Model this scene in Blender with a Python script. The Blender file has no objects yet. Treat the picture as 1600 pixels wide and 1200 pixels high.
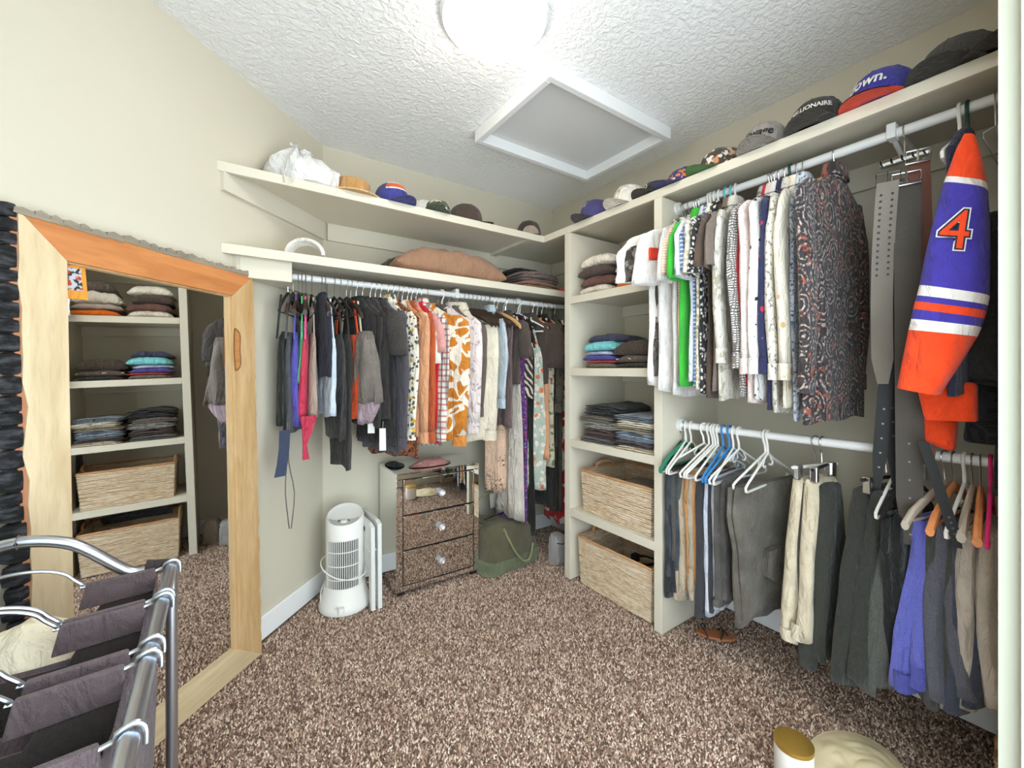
import bpy, bmesh, math, random
import numpy as np
from mathutils import Vector, Matrix, noise
PI = math.pi
scene = bpy.context.scene
COL = scene.collection

# ---------------------------------------------------------------- camera, world, exposure
F, YAW, CX, CY, CH, Y0 = 654.09, 0.60962, -2.1231, -2.4997, 1.2115, 576.62   # focal length and horizon in 1600x1200 pixels
cam_d = bpy.data.cameras.new('camera'); cam = bpy.data.objects.new('camera', cam_d); COL.objects.link(cam)
cam.location = (CX, CY, CH); cam.rotation_euler = (PI/2, 0, -YAW)
cam_d.sensor_fit = 'HORIZONTAL'; cam_d.sensor_width = 36; cam_d.lens = F/1600*36
cam_d.shift_y = -(600-Y0)/1600; cam_d.clip_start = .02
scene.camera = cam
scene.view_settings.view_transform = 'Standard'; scene.view_settings.look = 'None'
scene.view_settings.gamma = 1; scene.view_settings.use_curve_mapping = False
scene.view_settings.exposure = 0.52
world = bpy.data.worlds.new('world'); scene.world = world; world.use_nodes = True
bgn = world.node_tree.nodes['Background']; bgn.inputs[0].default_value = (.80, .92, 1.0, 1); bgn.inputs[1].default_value = 4.0
H = 2.45            # ceiling height
LX = 1.655          # length of the back wall; the left wall leaves it at 45 degrees

# ---------------------------------------------------------------- pixel -> place helpers
SY, CYW = math.sin(YAW), math.cos(YAW)
def ray(u, v):
    a = (u-800)/F; return Vector((SY+a*CYW, CYW-a*SY, (Y0-v)/F))
C0 = Vector((CX, CY, CH))
def onx(u, v, x): d = ray(u, v); return C0+d*((x-CX)/d.x)
def ony(u, v, y): d = ray(u, v); return C0+d*((y-CY)/d.y)
def onz(u, v, z): d = ray(u, v); return C0+d*((z-CH)/d.z)
def depth(P): return (P[0]-CX)*SY+(P[1]-CY)*CYW
def pjx(P): return 800+F*((P[0]-CX)*CYW-(P[1]-CY)*SY)/depth(P)
def zat(P, v): return CH-(v-Y0)/F*depth(P)

# ---------------------------------------------------------------- mesh helpers
class MB:
    def __init__(s): s.v = []; s.f = []
    def add(s, vs, fs):
        b = len(s.v); s.v += [tuple(p) for p in vs]; s.f += [tuple(i+b for i in f) for f in fs]; return s
    def box(s, x0, x1, y0, y1, z0, z1, M=None):
        vs = [Vector((x, y, z)) for z in (z0, z1) for y in (y0, y1) for x in (x0, x1)]
        if M is not None: vs = [M @ p for p in vs]
        return s.add(vs, [(0,2,3,1),(4,5,7,6),(0,1,5,4),(2,6,7,3),(0,4,6,2),(1,3,7,5)])
    def loft(s, rings, cap0=True, cap1=True):
        n = len(rings[0]); vs = [p for r in rings for p in r]; fs = []
        for k in range(len(rings)-1):
            for i in range(n):
                j = (i+1) % n; fs.append((k*n+i, k*n+j, (k+1)*n+j, (k+1)*n+i))
        if cap0: fs.append(tuple(range(n-1, -1, -1)))
        if cap1: fs.append(tuple((len(rings)-1)*n+i for i in range(n)))
        return s.add(vs, fs)
    def tube(s, pts, r, n=8, closed=False, caps=True):
        pts = [Vector(p) for p in pts]; m = len(pts)
        if not closed and 4 <= m <= 24 and not isinstance(r, (list, tuple)):             # round the bends of hand-set paths
            out = []
            for k in range(m-1):
                a, b, c, d = pts[max(k-1, 0)], pts[k], pts[k+1], pts[min(k+2, m-1)]
                for q in (0, 1/3, 2/3): out.append(.5*(2*b+(c-a)*q+(2*a-5*b+4*c-d)*q*q+(3*b-a-3*c+d)*q**3))
            pts = out+[pts[-1]]; m = len(pts)
        rings = []; up = None
        for k, p in enumerate(pts):
            if closed: t = pts[(k+1) % m]-pts[k-1]
            else: t = pts[min(k+1, m-1)]-pts[max(k-1, 0)]
            t.normalize()
            if up is None:
                up = Vector((0,0,1)) if abs(t.z) < .9 else Vector((1,0,0))
            up = up-t*up.dot(t)
            if up.length < 1e-5: up = t.orthogonal()
            up.normalize(); w = t.cross(up); rr = r[k] if isinstance(r, (list, tuple)) else r
            rings.append([p+(up*math.cos(a)+w*math.sin(a))*rr for a in (2*PI*i/n for i in range(n))])
        if closed: rings.append(rings[0]); return s.loft(rings, False, False)
        return s.loft(rings, caps, caps)
    def lathe(s, prof, n=24, cx=0, cy=0, cap0=True, cap1=True, sx=1, sy=1):
        return s.loft([[Vector((cx+sx*r*math.cos(2*PI*i/n), cy+sy*r*math.sin(2*PI*i/n), z)) for i in range(n)] for r, z in prof], cap0, cap1)
    def prism(s, poly, fn):                      # poly 2D outline, fn(p, side) -> 3D, side 0/1
        n = len(poly); vs = [fn(p, 0) for p in poly]+[fn(p, 1) for p in poly]
        fs = [tuple(range(n)), tuple(range(2*n-1, n-1, -1))]+[(i, i+n, (i+1) % n+n, (i+1) % n) for i in range(n)]
        return s.add(vs, fs)
    def build(s, name, mat, parent=None, smooth=True, bevel=0, sub=0, fixn=True):
        me = bpy.data.meshes.new(name); me.from_pydata(s.v, [], s.f); me.update()
        if fixn:
            bm = bmesh.new(); bm.from_mesh(me); bmesh.ops.recalc_face_normals(bm, faces=bm.faces); bm.to_mesh(me); bm.free()
        o = bpy.data.objects.new(name, me); COL.objects.link(o)
        if mat: me.materials.append(mat)
        if parent: o.parent = parent
        if smooth:
            me.shade_smooth()
            try: me.set_sharp_from_angle(angle=math.radians(42))
            except Exception: pass
        if bevel:
            b = o.modifiers.new('bevel', 'BEVEL'); b.width = bevel; b.segments = 2; b.limit_method = 'ANGLE'
        if sub:
            b = o.modifiers.new('sub', 'SUBSURF'); b.levels = sub; b.render_levels = sub
        return o
LABELS = set()
def tag(o, label, cat, group=None):
    o['label'] = label; o['category'] = cat
    if group: o['group'] = group
    elif label in LABELS: print('DUPLICATE LABEL', label)
    LABELS.add(label)
    return o
def thing(name, label, cat, loc=(0,0,0), rz=0, group=None):
    o = bpy.data.objects.new(name, None); COL.objects.link(o); o.empty_display_size = .05
    o.location = loc; o.rotation_euler = (0, 0, rz); return tag(o, label, cat, group)
def struct(o): o['kind'] = 'structure'; return o
def boxpart(name, mat, parent, x0, x1, y0, y1, z0, z1, bevel=.002):
    return MB().box(x0, x1, y0, y1, z0, z1).build(name, mat, parent, smooth=False, bevel=bevel)
def ell(cx, cy, cz, a, b, n=16, e=.85, ax='xy'):
    out = []
    for i in range(n):
        t = 2*PI*i/n; c, q = math.cos(t), math.sin(t)
        p = a*math.copysign(abs(c)**e, c); r = b*math.copysign(abs(q)**e, q)
        out.append(Vector((cx+p, cy+r, cz)))
    return out
def copy_tree(o, parent=None):
    c = o.copy(); COL.objects.link(c); c.parent = parent
    for ch in list(o.children): copy_tree(ch, c)
    return c

# ---------------------------------------------------------------- materials
def lin(c):
    if isinstance(c, str):
        c = c.lstrip('#'); c = [int(c[i:i+2], 16)/255 for i in (0, 2, 4)]
    return tuple(((x/12.92) if x <= .04045 else ((x+.055)/1.055)**2.4) for x in c[:3])+(1,)
MATS = {}
class NT:
    def __init__(s, name):
        s.m = bpy.data.materials.new(name); s.m.use_nodes = True; s.t = s.m.node_tree; s.b = s.t.nodes['Principled BSDF']
    def n(s, typ, **kw):
        nd = s.t.nodes.new(typ)
        for k, v in kw.items():
            if k.startswith('i_'):
                key = k[2:]; key = int(key) if key.isdigit() else key.replace('_', ' ')
                s.put(nd.inputs[key], v)
            else: setattr(nd, k, v)
        return nd
    def put(s, sock, v):
        if isinstance(v, bpy.types.NodeSocket): s.t.links.new(v, sock)
        else: sock.default_value = v
    def coord(s, scale=(1,1,1), rot=(0,0,0)):
        tc = s.n('ShaderNodeTexCoord'); mp = s.n('ShaderNodeMapping'); s.t.links.new(tc.outputs['Object'], mp.inputs[0])
        mp.inputs['Scale'].default_value = scale; mp.inputs['Rotation'].default_value = rot; return mp.outputs[0]
    def noise(s, co, scale, detail=3, rough=.5, dist=0):
        nd = s.n('ShaderNodeTexNoise', i_Scale=scale, i_Detail=detail, i_Roughness=rough, i_Distortion=dist); s.t.links.new(co, nd.inputs['Vector']); return nd.outputs[0]
    def vor(s, co, scale, feature='F1', rnd=1, out='Distance'):
        nd = s.n('ShaderNodeTexVoronoi', feature=feature); nd.inputs['Scale'].default_value = scale; nd.inputs['Randomness'].default_value = rnd
        s.t.links.new(co, nd.inputs['Vector']); return nd.outputs[out]
    def wave(s, co, scale, axis='Z', dist=0, prof='SIN', dscale=1):
        nd = s.n('ShaderNodeTexWave', bands_direction=axis, wave_profile=prof); nd.inputs['Scale'].default_value = scale
        nd.inputs['Distortion'].default_value = dist; nd.inputs['Detail Scale'].default_value = dscale; s.t.links.new(co, nd.inputs['Vector']); return nd.outputs['Fac']
    def math(s, op, a, b=0, c=None):
        nd = s.n('ShaderNodeMath', operation=op); s.put(nd.inputs[0], a); s.put(nd.inputs[1], b)
        if c is not None: s.put(nd.inputs[2], c)
        return nd.outputs[0]
    def step(s, v, lo, hi):
        nd = s.n('ShaderNodeMapRange'); s.put(nd.inputs[0], v); nd.inputs[1].default_value = lo; nd.inputs[2].default_value = hi; return nd.outputs[0]
    def mix(s, fac, a, b):
        nd = s.n('ShaderNodeMix', data_type='RGBA'); s.put(nd.inputs[0], fac); s.put(nd.inputs[6], a); s.put(nd.inputs[7], b); return nd.outputs[2]
    def bump(s, h, strength, dist=.002):
        nd = s.n('ShaderNodeBump'); nd.inputs['Strength'].default_value = strength; nd.inputs['Distance'].default_value = dist; s.t.links.new(h, nd.inputs['Height'])
        s.t.links.new(nd.outputs[0], s.b.inputs['Normal'])
    def fin(s, color, rough=.8, metal=0, sheen=0, spec=.3):
        s.put(s.b.inputs['Base Color'], color); s.put(s.b.inputs['Roughness'], rough); s.b.inputs['Metallic'].default_value = metal
        s.b.inputs['Specular IOR Level'].default_value = spec
        if sheen: s.b.inputs['Sheen Weight'].default_value = sheen; s.b.inputs['Sheen Roughness'].default_value = .5
        return s.m
def paint(name, c, rough=.6, metal=0, var=.04, spec=.3, bump=0, bscale=300):
    if name in MATS: return MATS[name]
    T = NT(name); co = T.coord(); c = lin(c)
    nz = T.noise(co, 6, 3); k = T.step(nz, .3, .7)
    col = T.mix(k, tuple(x*(1-var) for x in c[:3])+(1,), tuple(min(1, x*(1+var)) for x in c[:3])+(1,))
    if bump: T.bump(T.noise(co, bscale, 2), bump)
    MATS[name] = T.fin(col, rough, metal, spec=spec); return MATS[name]
def fab(c1, pat='plain', c2=None, c3=None, sc=1, rough=.88, sheen=.15):
    key = f'fabric_{pat}_{c1}_{c2}_{c3}_{sc}_{rough}'
    if key in MATS: return MATS[key]
    T = NT(key); co = T.coord(); a = lin(c1); b = lin(c2 or c1); d = lin(c3 or c2 or c1)
    nz = T.noise(co, 14, 4); k = T.step(nz, .3, .7)
    base = T.mix(k, tuple(x*.9 for x in a[:3])+(1,), tuple(min(1, x*1.08) for x in a[:3])+(1,))
    wob = T.n('ShaderNodeVectorMath', operation='ADD'); nv = T.n('ShaderNodeTexNoise'); nv.inputs['Scale'].default_value = 18
    T.t.links.new(co, nv.inputs['Vector']); sv = T.n('ShaderNodeVectorMath', operation='SCALE'); sv.inputs['Scale'].default_value = .03
    T.t.links.new(nv.outputs['Color'], sv.inputs[0]); T.t.links.new(co, wob.inputs[0]); T.t.links.new(sv.outputs[0], wob.inputs[1]); wc = wob.outputs[0]
    col = base
    if pat == 'heather':
        col = T.mix(T.step(T.noise(co, 420*sc, 2), .42, .58), a, b)
    elif pat == 'floral':
        col = T.mix(T.step(T.vor(wc, 38*sc), .42, .36), base, b); col = T.mix(T.step(T.vor(wc, 23*sc), .27, .22), col, d)
    elif pat == 'dots':
        col = T.mix(T.step(T.vor(co, 42*sc), .22, .17), base, b)
    elif pat == 'cherry':
        col = T.mix(T.step(T.vor(wc, 26*sc), .2, .17), base, b); col = T.mix(T.step(T.vor(wc, 31*sc), .14, .11), col, d)
    elif pat == 'plaid':
        col = T.mix(T.step(T.wave(co, 13*sc, 'Z'), .72, .8), base, b); col = T.mix(T.math('MULTIPLY', T.step(T.wave(co, 13*sc, 'X'), .72, .8), .7), col, d)
    elif pat == 'check':
        col = T.mix(T.step(T.wave(wc, 30*sc, 'Z'), .5, .75), base, b); col = T.mix(T.step(T.wave(wc, 30*sc, 'X'), .6, .8), col, d)
    elif pat == 'stripe':
        col = T.mix(T.step(T.wave(co, 14*sc, 'Z'), .6, .68), base, b)
    elif pat == 'vstripe':
        col = T.mix(T.step(T.wave(co, 14*sc, 'X'), .6, .68), base, b)
    elif pat == 'zebra':
        col = T.mix(T.step(T.wave(co, 9*sc, 'DIAGONAL', 5), .55, .62), base, b)
    elif pat == 'swirl':
        nn = T.noise(wc, 9*sc, 1, .4, 1.2); w = T.math('ABSOLUTE', T.math('SUBTRACT', T.math('FRACT', T.math('MULTIPLY', nn, 3.2)), .5))
        col = T.mix(T.step(w, .25, .2), base, b)
    elif pat == 'leopard':
        v = T.vor(wc, 55*sc); col = T.mix(T.step(T.math('ABSOLUTE', T.math('SUBTRACT', v, .42)), .1, .05), base, b)
        col = T.mix(T.step(T.noise(co, 60*sc, 2), .55, .6), col, b)
    elif pat == 'camo':
        n1 = T.noise(wc, 16*sc, 2); col = T.mix(T.step(n1, .5, .52), base, b); n2 = T.noise(T.coord((1.3,1,.9), (.4,.3,1)), 20*sc, 2); col = T.mix(T.step(n2, .56, .58), col, d)
    elif pat == 'paisley':
        v = T.vor(wc, 11*sc); r = T.math('SINE', T.math('MULTIPLY', v, 34)); m1 = T.math('MULTIPLY', T.step(r, .25, .6), T.step(T.noise(co, 95*sc, 3), .44, .56))
        col = T.mix(m1, base, b); col = T.mix(T.math('MULTIPLY', T.step(T.noise(wc, 40*sc, 3), .56, .62), T.step(T.noise(co, 5, 1), .42, .55)), col, d)
    elif pat == 'branch':
        w = T.math('ABSOLUTE', T.math('SUBTRACT', T.noise(wc, 34*sc, 1, .5, 1.5), .5)); m1 = T.math('MULTIPLY', T.step(w, .035, .02), T.step(T.noise(co, 7, 1), .47, .53))
        col = T.mix(m1, base, b)
    elif pat == 'speck':
        col = T.mix(T.step(T.noise(co, 70*sc, 3), .56, .62), base, b)
    elif pat == 'denim':
        col = T.mix(T.step(T.noise(co, 7, 3), .42, .68), a, b); col = T.mix(T.math('MULTIPLY', T.step(T.noise(T.coord((300,300,40)), 1.2, 2), .4, .7), .35), col, d)
    wr = T.math('ADD', T.noise(T.coord((1, 1, .45)), 26, 4, .55, .9), T.math('MULTIPLY', T.noise(co, 480, 2), .06)); T.bump(wr, .8, .03)
    MATS[key] = T.fin(col, rough, 0, sheen, .2 if rough > .6 else .5); return MATS[key]

M_WALL = None
def wallpaint(name, c):
    T = NT(name); co = T.coord(); c = lin(c)
    col = T.mix(T.step(T.noise(co, 2.5, 3), .3, .7), tuple(x*.97 for x in c[:3])+(1,), c)
    T.bump(T.noise(co, 160, 3), .12, .002); return T.fin(col, .75, spec=.2)
M_WALL = wallpaint('wall_paint', '#d0c8b4')
M_SHELF = paint('shelf_paint', '#d6cebb', .45, var=.015)
M_WHITE = paint('white_trim', '#eeeeec', .45, var=.01)
M_ROD = paint('white_rod', '#ecebe8', .35, var=.01)
M_CHROME = paint('chrome', '#d8d8d8', .18, 1, .02)
M_WIRE = paint('wire_steel', '#c0bdb8', .28, 1, .03)
M_DARKMET = paint('dark_metal', '#5a5652', .35, 1, .05)
M_BLACKPL = paint('black_plastic', '#25211f', .42, 0, .06)
M_WHITEPL = paint('white_plastic', '#e9e6df', .35, 0, .02)
def _ceil():
    T = NT('ceiling_knockdown'); co = T.coord(); c = lin('#f6f5f3')
    n1 = T.noise(co, 42, 4, .6, .6); n2 = T.vor(co, 46)
    h = T.math('ADD', T.step(n1, .42, .6), T.math('MULTIPLY', T.step(n2, .1, .5), .4)); T.bump(h, .55, .006)
    return T.fin(c, .85, spec=.15)
M_CEIL = _ceil()
def wood(name, c1, c2, axis='Z', sc=1, rough=.5):
    T = NT(name); s = {'X': (1.2,9,9), 'Y': (9,1.2,9), 'Z': (9,9,1.2)}[axis]; co = T.coord(s)
    g = T.noise(co, 2.2*sc, 6, .6, .8); f = T.noise(T.coord(tuple(x*7 for x in s)), 2*sc, 3)
    col = T.mix(T.step(g, .32, .7), lin(c1), lin(c2)); col = T.mix(T.math('MULTIPLY', T.step(f, .5, .75), .13), col, lin('#5a3d24'))
    T.bump(f, .15, .001); return T.fin(col, rough, spec=.35)

# ================================================================ THE ROOM
def plate(name, mat, *boxes):
    m = MB()
    for b in boxes: m.box(*b)
    return struct(m.build(name, mat, smooth=False))
YB = -2.8           # floor ends here behind the camera, cut short so light reaches the ceiling
def poly_slab(name, mat, pts, z0, z1):
    return struct(MB().prism(pts, lambda p, s: Vector((p[0], p[1], z1 if s else z0))).build(name, mat, smooth=False))
footprint = [(.12, .12), (.12, YB), (-LX+YB-.1, YB), (-LX-.1, .12)]
def _carpet_base():
    T = NT('carpet_backing'); co = T.coord()
    col = T.mix(T.step(T.noise(co, 210, 3), .38, .62), lin('#4a382e'), lin('#b09684')); T.bump(T.noise(co, 260, 3), .8, .006)
    return T.fin(col, .95, spec=.1)
floor = poly_slab('floor', _carpet_base(), footprint, -.06, -.008)
poly_slab('ceiling', M_CEIL, [(.12, .12), (.12, -3.0), (-LX-3.1, -3.0), (-LX-.1, .12)], H, H+.1)
plate('wall_back', M_WALL, (-LX-.12, .12, 0, .12, 0, H))
plate('wall_right', M_WALL, (0, .12, -3.0, .12, 0, H))
R2 = 2**-.5
def lw(t, off, z): return Vector((-LX-t*R2+off*R2, -t*R2-off*R2, z))       # t metres along the left wall from its corner, off metres into the room
def lwbox(t0, t1, o0, o1, z0, z1):
    return [lw(t, o, z) for z in (z0, z1) for o in (o0, o1) for t in (t0, t1)]
BOXF = [(0,2,3,1),(4,5,7,6),(0,1,5,4),(2,6,7,3),(0,4,6,2),(1,3,7,5)]
struct(MB().add(lwbox(-.0, 3.4, -.12, 0, 0, H), BOXF).build('wall_left', M_WALL, smooth=False))
plate('wall_front', M_WALL, (-.75, 0, -2.49, -2.375, 0, H), (-4.0, -2.62, -2.49, -2.375, 0, H), (-2.62, -.75, -2.49, -2.375, 2.15, H))  # left stub and header are unseen, added to block light from the opening
plate('trim_1', paint('door_casing_paint', '#c6c8b8', .5, var=.01), (-.768, -.75, -2.50, -2.362, 0, 2.14), (-.79, -.768, -2.50, -2.395, 0, 2.14))
struct(MB().add(lwbox(.012, 3.3, 0, .014, 0, .105), BOXF).build('baseboard_left', M_WHITE, smooth=False, bevel=.004))
plate('baseboard_back', M_WHITE, (-LX, 0, -.014, 0, 0, .105))
plate('baseboard_right', M_WHITE, (-.014, 0, -2.375, -1.325, 0, .105), (-.014, 0, -.672, -.014, 0, .105))

# carpet pile: short leaning tufts, far too many to count
def carpet():
    rng = np.random.default_rng(3); sp = .0078
    gx, gy = np.meshgrid(np.arange(-2.55, -.005, sp), np.arange(-2.45, -.005, sp)); P = np.stack([gx.ravel(), gy.ravel()], 1)
    P += rng.uniform(-.45, .45, P.shape)*sp
    P = P[(P[:, 0]-P[:, 1] > -LX+.03) & (P[:, 0] < -.016) & (P[:, 1] < -.016)]
    n = len(P); a = rng.uniform(0, 2*PI, n); r = rng.uniform(.0034, .0052, n); h = rng.uniform(.006, .0125, n); ln = rng.normal(0, .004, (n, 2))
    V = np.zeros((n, 4, 3))
    for k in range(3):
        V[:, k, 0] = P[:, 0]+r*np.cos(a+k*2*PI/3); V[:, k, 1] = P[:, 1]+r*np.sin(a+k*2*PI/3); V[:, k, 2] = -.008
    V[:, 3, :2] = P+ln; V[:, 3, 2] = -.008+h
    b = np.arange(n)*4; Fc = np.stack([np.stack([b+k, b+(k+1) % 3, b+3], 1) for k in range(3)], 1).reshape(-1, 3)
    me = bpy.data.meshes.new('carpet_pile'); me.vertices.add(n*4); me.vertices.foreach_set('co', V.ravel())
    me.loops.add(len(Fc)*3); me.loops.foreach_set('vertex_index', Fc.ravel()); me.polygons.add(len(Fc))
    me.polygons.foreach_set('loop_start', np.arange(0, len(Fc)*3, 3)); me.update()
    pal = np.array([lin(c) for c in ('#6b5346', '#9a7c6a', '#c4a590', '#e4c9b4', '#f4e2d0', '#b39380')])
    cl = pal[rng.choice(6, n, p=[.2, .17, .2, .18, .12, .13])]; cl[:, :3] *= rng.uniform(.85, 1.12, (n, 1))
    at = me.color_attributes.new('tuft', 'FLOAT_COLOR', 'POINT'); at.data.foreach_set('color', np.repeat(cl, 4, 0).ravel())
    T = NT('carpet_tuft'); nd = T.n('ShaderNodeVertexColor', layer_name='tuft'); me.materials.append(T.fin(nd.outputs[0], .95, sheen=.2, spec=.1))
    o = bpy.data.objects.new('carpet_pile', me); COL.objects.link(o); o['kind'] = 'stuff'
    return tag(o, 'brown and tan speckled shag carpet pile covering the floor', 'carpet')
carpet()

# attic hatch in the ceiling
t = thing('attic_hatch', 'white square attic hatch with a raised frame in the textured ceiling', 'hatch', (-.63, -.905, H))
M_PANEL = paint('hatch_panel', '#dddcda', .7, var=.01)
hx, hy, fw = .405, .302, .03
for x0, x1, y0, y1 in ((-hx, hx, -hy, -hy+fw), (-hx, hx, hy-fw, hy), (-hx, -hx+fw, -hy+fw, hy-fw), (hx-fw, hx, -hy+fw, hy-fw)):
    boxpart('frame_board', M_WHITE, t, x0, x1, y0, y1, -.06, 0, .003)
boxpart('panel', M_PANEL, t, -hx+fw-.002, hx-fw+.002, -hy+fw-.002, hy-fw+.002, -.008, 0, 0)
# flush dome ceiling lamp
t = thing('ceiling_lamp', 'round white glass dome lamp glowing on the ceiling beside the attic hatch', 'lamp', (-1.335, -1.265, H))
MB().lathe([(.185, 0), (.19, -.012), (.18, -.025)], 40).build('rim', M_WHITE, t)
T = NT('lamp_glass'); T.b.inputs['Base Color'].default_value = (1, .97, .92, 1); T.b.inputs['Emission Color'].default_value = (1, .93, .83, 1); T.b.inputs['Emission Strength'].default_value = 17
MB().lathe([(.172*math.cos(a), -.022-.075*math.sin(a)) for a in (i*PI/2/8 for i in range(9))][:-1]+[(.004, -.097)], 40).build('glass_dome', T.m, t)

# ---------------------------------------------------------------- shelves
FX, FY = -.472, -.479
top = thing('wall_shelf', 'long cream L-shaped top shelf of hats running around the corner', 'shelf', (0, 0, 2.0))
S = -.479
MB().prism([(0, 0), (0, -2.37), (FX+.019, -2.37), (FX+.019, FY+.019), (-LX+FY+.03, FY+.019), (-LX, 0)], lambda p, s: Vector((p[0], p[1], .019 if s else .036))).build('shelf_board', M_SHELF, top, smooth=False)
boxpart('front_edge', M_SHELF, top, FX, FX+.019, -2.37, FY, -.002, .038, .002)
MB().prism([(FX+.019, FY), (FX+.019, FY+.019), (-LX+FY+.019, FY+.019), (-LX+FY, FY)], lambda p, s: Vector((p[0], p[1], .038 if s else -.002))).build('front_edge', M_SHELF, top, smooth=False, bevel=.002)
boxpart('cleat', M_SHELF, top, -LX+.02, -.02, -.019, 0, -.075, .019)
boxpart('cleat', M_SHELF, top, -.019, 0, -2.37, -.02, -.075, .019)
MB().add([p-Vector((0, 0, 2.0)) for p in lwbox(.01, .66, 0, .019, 1.925, 2.019)], BOXF).build('cleat', M_SHELF, top, smooth=False)
boxpart('seam_batten', M_SHELF, top, -.575, -.535, FY+.02, -.02, 0, .019)
SY2 = -.445
low = thing('wall_shelf', 'cream shelf above the back wall clothes rod holding the brown cushions', 'shelf', (0, 0, 1.68))
MB().prism([(0, 0), (0, -.445), (-LX+SY2, SY2), (-LX, 0)], lambda p, s: Vector((p[0], p[1], .019 if s else .036))).build('shelf_board', M_SHELF, low, smooth=False)
MB().prism([(-.001, SY2-.019), (-.001, SY2), (-LX+SY2, SY2), (-LX+SY2-.019, SY2-.019)], lambda p, s: Vector((p[0], p[1], .038 if s else -.002))).build('front_edge', M_SHELF, low, smooth=False, bevel=.002)
boxpart('cleat', M_SHELF, low, -LX+.02, -.02, -.019, 0, -.075, .019)
MB().add([p-Vector((0, 0, 1.68)) for p in lwbox(.01, .6, 0, .019, 1.60, 1.699)], BOXF).build('cleat', M_SHELF, low, smooth=False)
MB().prism([(-LX-.22, -.2), (-1.86, -.2), (-1.86, -.425), (-LX-.425+.02, -.425)], lambda p, s: Vector((p[0], p[1], .018 if s else -.085))).build('rod_block', M_SHELF, low, smooth=False, bevel=.003)

tw = thing('shelf_tower', 'cream built-in shelf tower of five open bins with baskets and folded clothes', 'shelf unit', (0, 0, 0))
YL0, YL1, YR1, YR0 = -.672, -.717, -1.285, -1.327
boxpart('upright', M_SHELF, tw, FX, -.001, YL1, YL0, 0, 1.998)
boxpart('upright', M_SHELF, tw, FX, -.001, YR0, YR1, 0, 1.998)
TZ = [1.627, 1.216, .808, .41]
for z in TZ:
    b = boxpart('shelf', M_SHELF, tw, FX+.019, -.001, YR1, YL1, z-.02, z)
    boxpart('front_edge', M_SHELF, b, FX, FX+.019, YR1, YL1, z-.042, z)
    boxpart('cleat', M_SHELF, b, -.02, -.001, YR1, YL1, z-.085, z-.02)
boxpart('back_edge', M_SHELF, tw, -.012, -.001, YR1, YL1, .0, .09)

# ---------------------------------------------------------------- clothes rods
RU, RL, RB = (-.35, 1.965), (-.33, .947), (-.30, 1.645)
def rod(name, label, p0, p1, brackets, axis):
    t = thing(name, label, 'clothes rod', p0); d = Vector(p1)-Vector(p0)
    MB().tube([(0,0,0), d*.5, d], .0155, 16).build('rod', M_ROD, t)
    for k, q in enumerate(((0,0,0), d)):
        e = d.normalized()*(.012 if k == 0 else -.012)
        MB().tube([Vector(q), Vector(q)+e], .03, 20).build('flange', M_ROD, t)
    for s in brackets:
        q = d*s
        if axis == 'y':
            MB().box(-.022, .022, q.y-.012, q.y+.012, -.018, .03).box(-.012, -p0[0]-.002, q.y-.008, q.y+.008, .012, .03).build('bracket', M_ROD, t, smooth=False, bevel=.003)
            b = MB().box(-p0[0]-.02, -p0[0]-.002, q.y-.016, q.y+.016, -.14, .03); b.tube([(.01, q.y, -.01), (-p0[0]-.02, q.y, -.11)], .007, 6)
            b.build('bracket_arm', M_ROD, t, smooth=False)
        else:
            MB().box(q.x-.012, q.x+.012, -.02, .02, -.02, .034).box(q.x-.008, q.x+.008, -.012, -p0[1]-.002, .014, .034).build('bracket', M_ROD, t, smooth=False, bevel=.003)
    return t
rod('clothes_rod', 'white upper rod of shirts below the right shelf', (RU[0], YR0, RU[1]), (RU[0], -2.375, RU[1]), (.735,), 'y')
rod('clothes_rod', 'white lower rod of trousers and plastic hangers', (RL[0], YR0, RL[1]), (RL[0], -2.375, RL[1]), (.735,), 'y')
rod('clothes_rod', 'white rod packed with clothes along the back wall', (-1.86, RB[0], RB[1]), (-.002, RB[0], RB[1]), (.47,), 'x')

# ================================================================ HANGERS AND CLOTHES
M_WOODH = wood('orange_wood_hanger', '#d9844e', '#f0a56a', 'X', 1, .35)
M_TANH = wood('tan_wood_hanger', '#c99a66', '#e0b680', 'X', 1, .4)
M_DARKH = wood('dark_wood_hanger', '#2c211b', '#4a3a30', 'X', 1, .35)
M_HVEL = {'black': M_BLACKPL, 'white': M_WHITEPL, 'wood': M_WOODH, 'tan': M_TANH, 'dark': M_DARKH,
          'green': paint('green_plastic', '#2f7d5c', .4), 'teal': paint('teal_plastic', '#63b9bb', .35), 'blue': paint('blue_plastic', '#3a86c8', .35),
          'pink': paint('pink_plastic', '#e8327c', .4), 'taupe': paint('taupe_plastic', '#bdb2a2', .4), 'darkgreen': paint('dark_green_plastic', '#1f4038', .4)}
def rodpos(rd, u):
    if rd == 'B': x = ony(u, 450, RB[0]).x; return Vector((x, RB[0], RB[1]))
    r = RU if rd == 'U' else RL
    return Vector((r[0], onx(u, 500, r[0]).y, r[1]))
def yaw_for(rd, P, reach, fu):
    """turn a hanger about its hook so that its room-side end lies in pixel column fu"""
    base = -PI/2 if rd == 'B' else PI
    best = (1e9, 0)
    for k in range(-220, 221):
        a = math.radians(k*.25); q = P+Vector((math.cos(base+a), math.sin(base+a), 0))*reach
        e = abs(pjx(q)-fu)+.02*abs(k*.25); bk = P*2-q
        if rd == 'B' and bk.x-bk.y < -LX+.035: e += 400                                   # the wall-side end must stay off the angled wall
        if rd != 'B' and any(P.lerp(q, w).x > -.49 and P.lerp(q, w).y > -1.345 for w in (.3, .5, .7, .85, 1)): e += 400   # and off the shelf tower
        if e < best[0]: best = (e, a)
    return base+best[1]
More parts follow.
